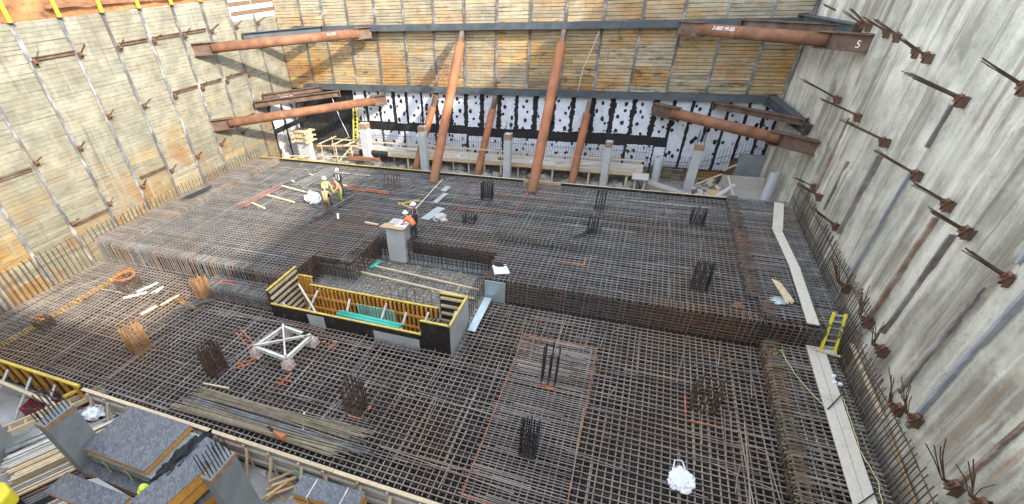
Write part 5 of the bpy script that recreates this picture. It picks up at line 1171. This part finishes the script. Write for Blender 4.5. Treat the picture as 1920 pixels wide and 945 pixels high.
tag(MB().tube([(-9.0, 5.4, -2.49), (-8.0, 5.35, -2.49), (-6.6, 5.0, -2.49)], .035, 6).build('red_chalk_line', simple('red_chalk', (.55, .25, .2), .9)), 'reddish chalk line on the foreground concrete floor', 'paint mark')
for k in range(30):
    x = U(-12.3, -5.5) if k % 3 else U(-19.5, -17.2); y = U(5.3, 6.55) if k % 3 else U(5.6, 6.5); a_ = U(0, 3.1); l_ = U(.15, .6)
    tag(MB().bar((x, y, -2.47), (x+l_*math.cos(a_), y+l_*math.sin(a_)*.6, -2.46+U(0, .05)), U(.04, .12), .035, jit((1, 1, 1), .3)).build('timber_scrap', M[rnd.choice(('wood', 'ply', 'woodgrey'))]), 'small timber scrap lying on the near concrete floor beside the edge form', 'timber', 'timber scraps on the near floor')
# yellow machine corner at lower left
ym = thing('yellow_machine', 'bright yellow machine hood cut by the lower left corner', 'machine', (-16.9, 1.9, -1.1), R(20))
m = MB(); P = [(-1.2, -.9), (.8, -.9), (1.05, -.5), (1.05, .3), (.6, .62), (-1.2, .62)]
m.prism([(x, y, 0) for x, y in P], (0, 0, .55)); m.build('hood', M['yellowpost'], ym, bevel=.08)

MB().box(-1.1, .7, -.7, .5, -1.5, -.005).build('chassis', M['black'], ym)

# ------------------------------------------------------------------ people
def person(loc, rz, label, h=1.75, pose='stand', top=(.1, .1, .12), legs=(.05, .05, .06), vest=None, stripe=(.75, .75, .6), helmet=(.8, .8, .8), trousers_hi=None, fig=None):
    t_ = thing('person', label, 'person', loc, rz); k = h/1.75
    bend = {'stand': .12, 'bend': .9, 'lean': .45}[pose]
    hip = Vector((0, 0, .93)); sp = lambda d: hip+Vector((0, math.sin(bend)*d, math.cos(bend)*d))
    chest = sp(.38); neck = sp(.56); headc = sp(.56)+Vector((0, math.sin(bend*.6)*.14, math.cos(bend*.6)*.14))
    V, E_, RR = [], [], []
    def add(p, r, par=None):
        V.append(Vector(p)*k); RR.append(r*k); i = len(V)-1
        if par is not None: E_.append((par, i))
        return i
    root = add(hip, .145); c1 = add(sp(.2), .135, root); c2 = add(chest, .16, c1); c3 = add(sp(.50), .10, c2); nk = add(neck, .055, c3); hd = add(headc, .085, nk); ht = add(headc+Vector((0, .02, .09)), .08, hd)
    add(headc+Vector((0, .105, -.01)), .022, hd)
    for s_ in (-1, 1):
        st = U(-.05, .12)
        th = add((s_*.1, 0, .88), .10, root); kn = add((s_*.13, .07+st*.5, .50), .065, th); an = add((s_*.15, -.02+st, .10), .045, kn); add((s_*.16, .14+st, .045), .045, an)
        sh = add(sp(.47)+Vector((s_*.19, 0, 0)), .065, c2); dwn = Vector((s_*.06, .12, -.26)); el_ = add(sp(.47)+Vector((s_*.24, 0, 0))+dwn, .047, sh)
        if pose == 'stand' : wr_p = V[el_]/k+Vector((-s_*.08, .22, .0 if rnd.random() < .6 else -.12))
        else: wr_p = V[el_]/k+Vector((-s_*.05, .2, -.12))
        wr = add(wr_p, .03, el_); pm = add(wr_p+Vector((0, .07, -.02)), .034, wr)
        for q in range(4): f1 = add(wr_p+Vector((-.03+.02*q, .11, -.035)), .010, pm); add(wr_p+Vector((-.034+.022*q, .145+.01*(q in (1, 2)), -.06)), .009, f1)
        t1 = add(wr_p+Vector((-s_*.05, .06, -.02)), .011, pm); add(wr_p+Vector((-s_*.06, .09, -.04)), .010, t1)
    me = bpy.data.meshes.new('body'); me.from_pydata(V, E_, []); o = bpy.data.objects.new('body', me); COL.objects.link(o); o.parent = t_
    o.modifiers.new('skin', 'SKIN').use_smooth_shade = True; sv = me.skin_vertices[0].data
    for i, r in enumerate(RR): sv[i].radius = (r, r); sv[i].use_root = (i == 0)
    o.modifiers.new('sub', 'SUBSURF').levels = 1; o.modifiers['sub'].render_levels = 2
    t = MT('clothes', .85); z = t.z(); nck = (neck.z-.01)*k
    skin_c, hand = (.50, .30, .21), None
    n_ = t.t.nodes.new('ShaderNodeMapRange'); t.lk(z, n_.inputs[0]); n_.inputs[1].default_value = 0; n_.inputs[2].default_value = 2
    wz = (.93+.02)*k/2
    col = t.ramp(n_.outputs[0], (0, (.06, .045, .03)), (.065*k, legs), (wz, top), (nck/2, skin_c), interp='CONSTANT')
    t.out(col, False); me.materials.append(t.m)
    if vest:
        me2 = bpy.data.meshes.new('vest'); L2 = [sp(.06), sp(.2), sp(.36), sp(.47)]; RV = [.165, .155, .178, .12]
        me2.from_pydata([p*k for p in L2]+[(sp(.47)+Vector((.16, 0, .01)))*k, (sp(.47)+Vector((-.16, 0, .01)))*k], [(0, 1), (1, 2), (2, 3), (2, 4), (2, 5)], []); o2 = bpy.data.objects.new('safety_vest', me2); COL.objects.link(o2); o2.parent = t_
        o2.modifiers.new('skin', 'SKIN').use_smooth_shade = True
        for i, r in enumerate(RV+[.085, .085]): me2.skin_vertices[0].data[i].radius = (r*k, r*k*.92); me2.skin_vertices[0].data[i].use_root = (i == 0)
        o2.modifiers.new('sub', 'SUBSURF').levels = 1
        t = MT('vest_fabric', .7); x = t.z('X'); ax = t.math('ABSOLUTE', x, 0.)
        f = t.math('MULTIPLY', t.math('GREATER_THAN', ax, .06*k), t.math('LESS_THAN', ax, .105*k)); z = t.z()
        f2 = t.math('MULTIPLY', t.math('GREATER_THAN', z, (hip.z+.10)*k), t.math('LESS_THAN', z, (hip.z+.155)*k)); f = t.math('MAXIMUM', f, f2)
        t.out(t.mix(f, vest, stripe), False); me2.materials.append(t.m)
    hm = MB(); N = 14; R0 = .128*k; hc = (headc+Vector((0, .005, .045)))*k
    for j in range(8):
        th = math.pi/2*j/7
        for i in range(N): a = 2*math.pi*i/N; hm.v.append((hc.x+R0*math.cos(th)*math.cos(a)*.92, hc.y+R0*math.cos(th)*math.sin(a)*1.12, hc.z+R0*math.sin(th)*1.05))
    for j in range(7):
        for i in range(N): i2 = (i+1) % N; hm.f.append([j*N+i, j*N+i2, (j+1)*N+i2, (j+1)*N+i]); hm.c.append((1, 1, 1)); hm.m.append(0)
    ring_ = [(hc.x+R0*1.10*math.cos(2*math.pi*i/N), hc.y+R0*(1.22+.28*max(0, math.sin(2*math.pi*i/N)))*math.sin(2*math.pi*i/N), hc.z-.01) for i in range(N)]
    hm.prism([Vector(p) for p in ring_], (0, 0, .012))
    hm.build('hard_hat', simple('hat_plastic', helmet, .35, 0, .03), t_, smooth=False)
    return t_
YV, OV = (.55, .62, .05), (.90, .20, .04)
person((-17.15, 24.5, .02), R(190), 'worker in black with white harness stripes and white helmet, farthest of the group', 1.78, 'stand', (.03, .03, .03), (.04, .04, .04), (.04, .04, .04), (.85, .85, .85), (.55, .56, .58))
person((-16.55, 23.55, .02), R(150), 'worker with orange shirt, yellow overtrousers and dark boots, back right of the group', 1.7, 'lean', (.75, .25, .15), (.35, .38, .08), (.78, .28, .18), (.5, .4, .1), (.10, .10, .10))
person((-17.2, 23.0, .02), R(240), 'worker in yellow jacket and white helmet on the left of the group', 1.78, 'stand', (.40, .45, .06), (.12, .09, .05), YV, (.7, .7, .6), (.80, .80, .80))
person((-16.75, 22.5, .02), R(200), 'worker in yellow and black vest with dark helmet in the middle of the group', 1.7, 'lean', (.06, .06, .06), (.07, .06, .05), YV, (.05, .05, .05), (.06, .06, .07))
person((-16.45, 21.75, .02), R(20), 'bending worker in orange vest and brown trousers, nearest of the group', 1.72, 'lean', (.35, .22, .12), (.16, .11, .06), OV, (.8, .7, .4), (.70, .62, .35))
person((-10.15, 20.75, .02), R(120), 'upright worker in orange vest and white helmet beside the plan table', 1.82, 'stand', (.04, .04, .05), (.025, .025, .03), OV, (.85, .8, .7), (.85, .85, .85))
person((-10.0, 20.1, .02), R(75), 'worker in orange jacket bending over the pier top', 1.75, 'bend', (.85, .20, .05), (.05, .05, .06), OV, (.8, .5, .3), (.8, .8, .8))
person((-12.22, 4.12, -2.48), R(200), 'worker in blue and black clothes with lime helmet at the photo bottom', 1.86, 'stand', (.06, .13, .30), (.03, .03, .035), None, helmet=(.62, .80, .05))
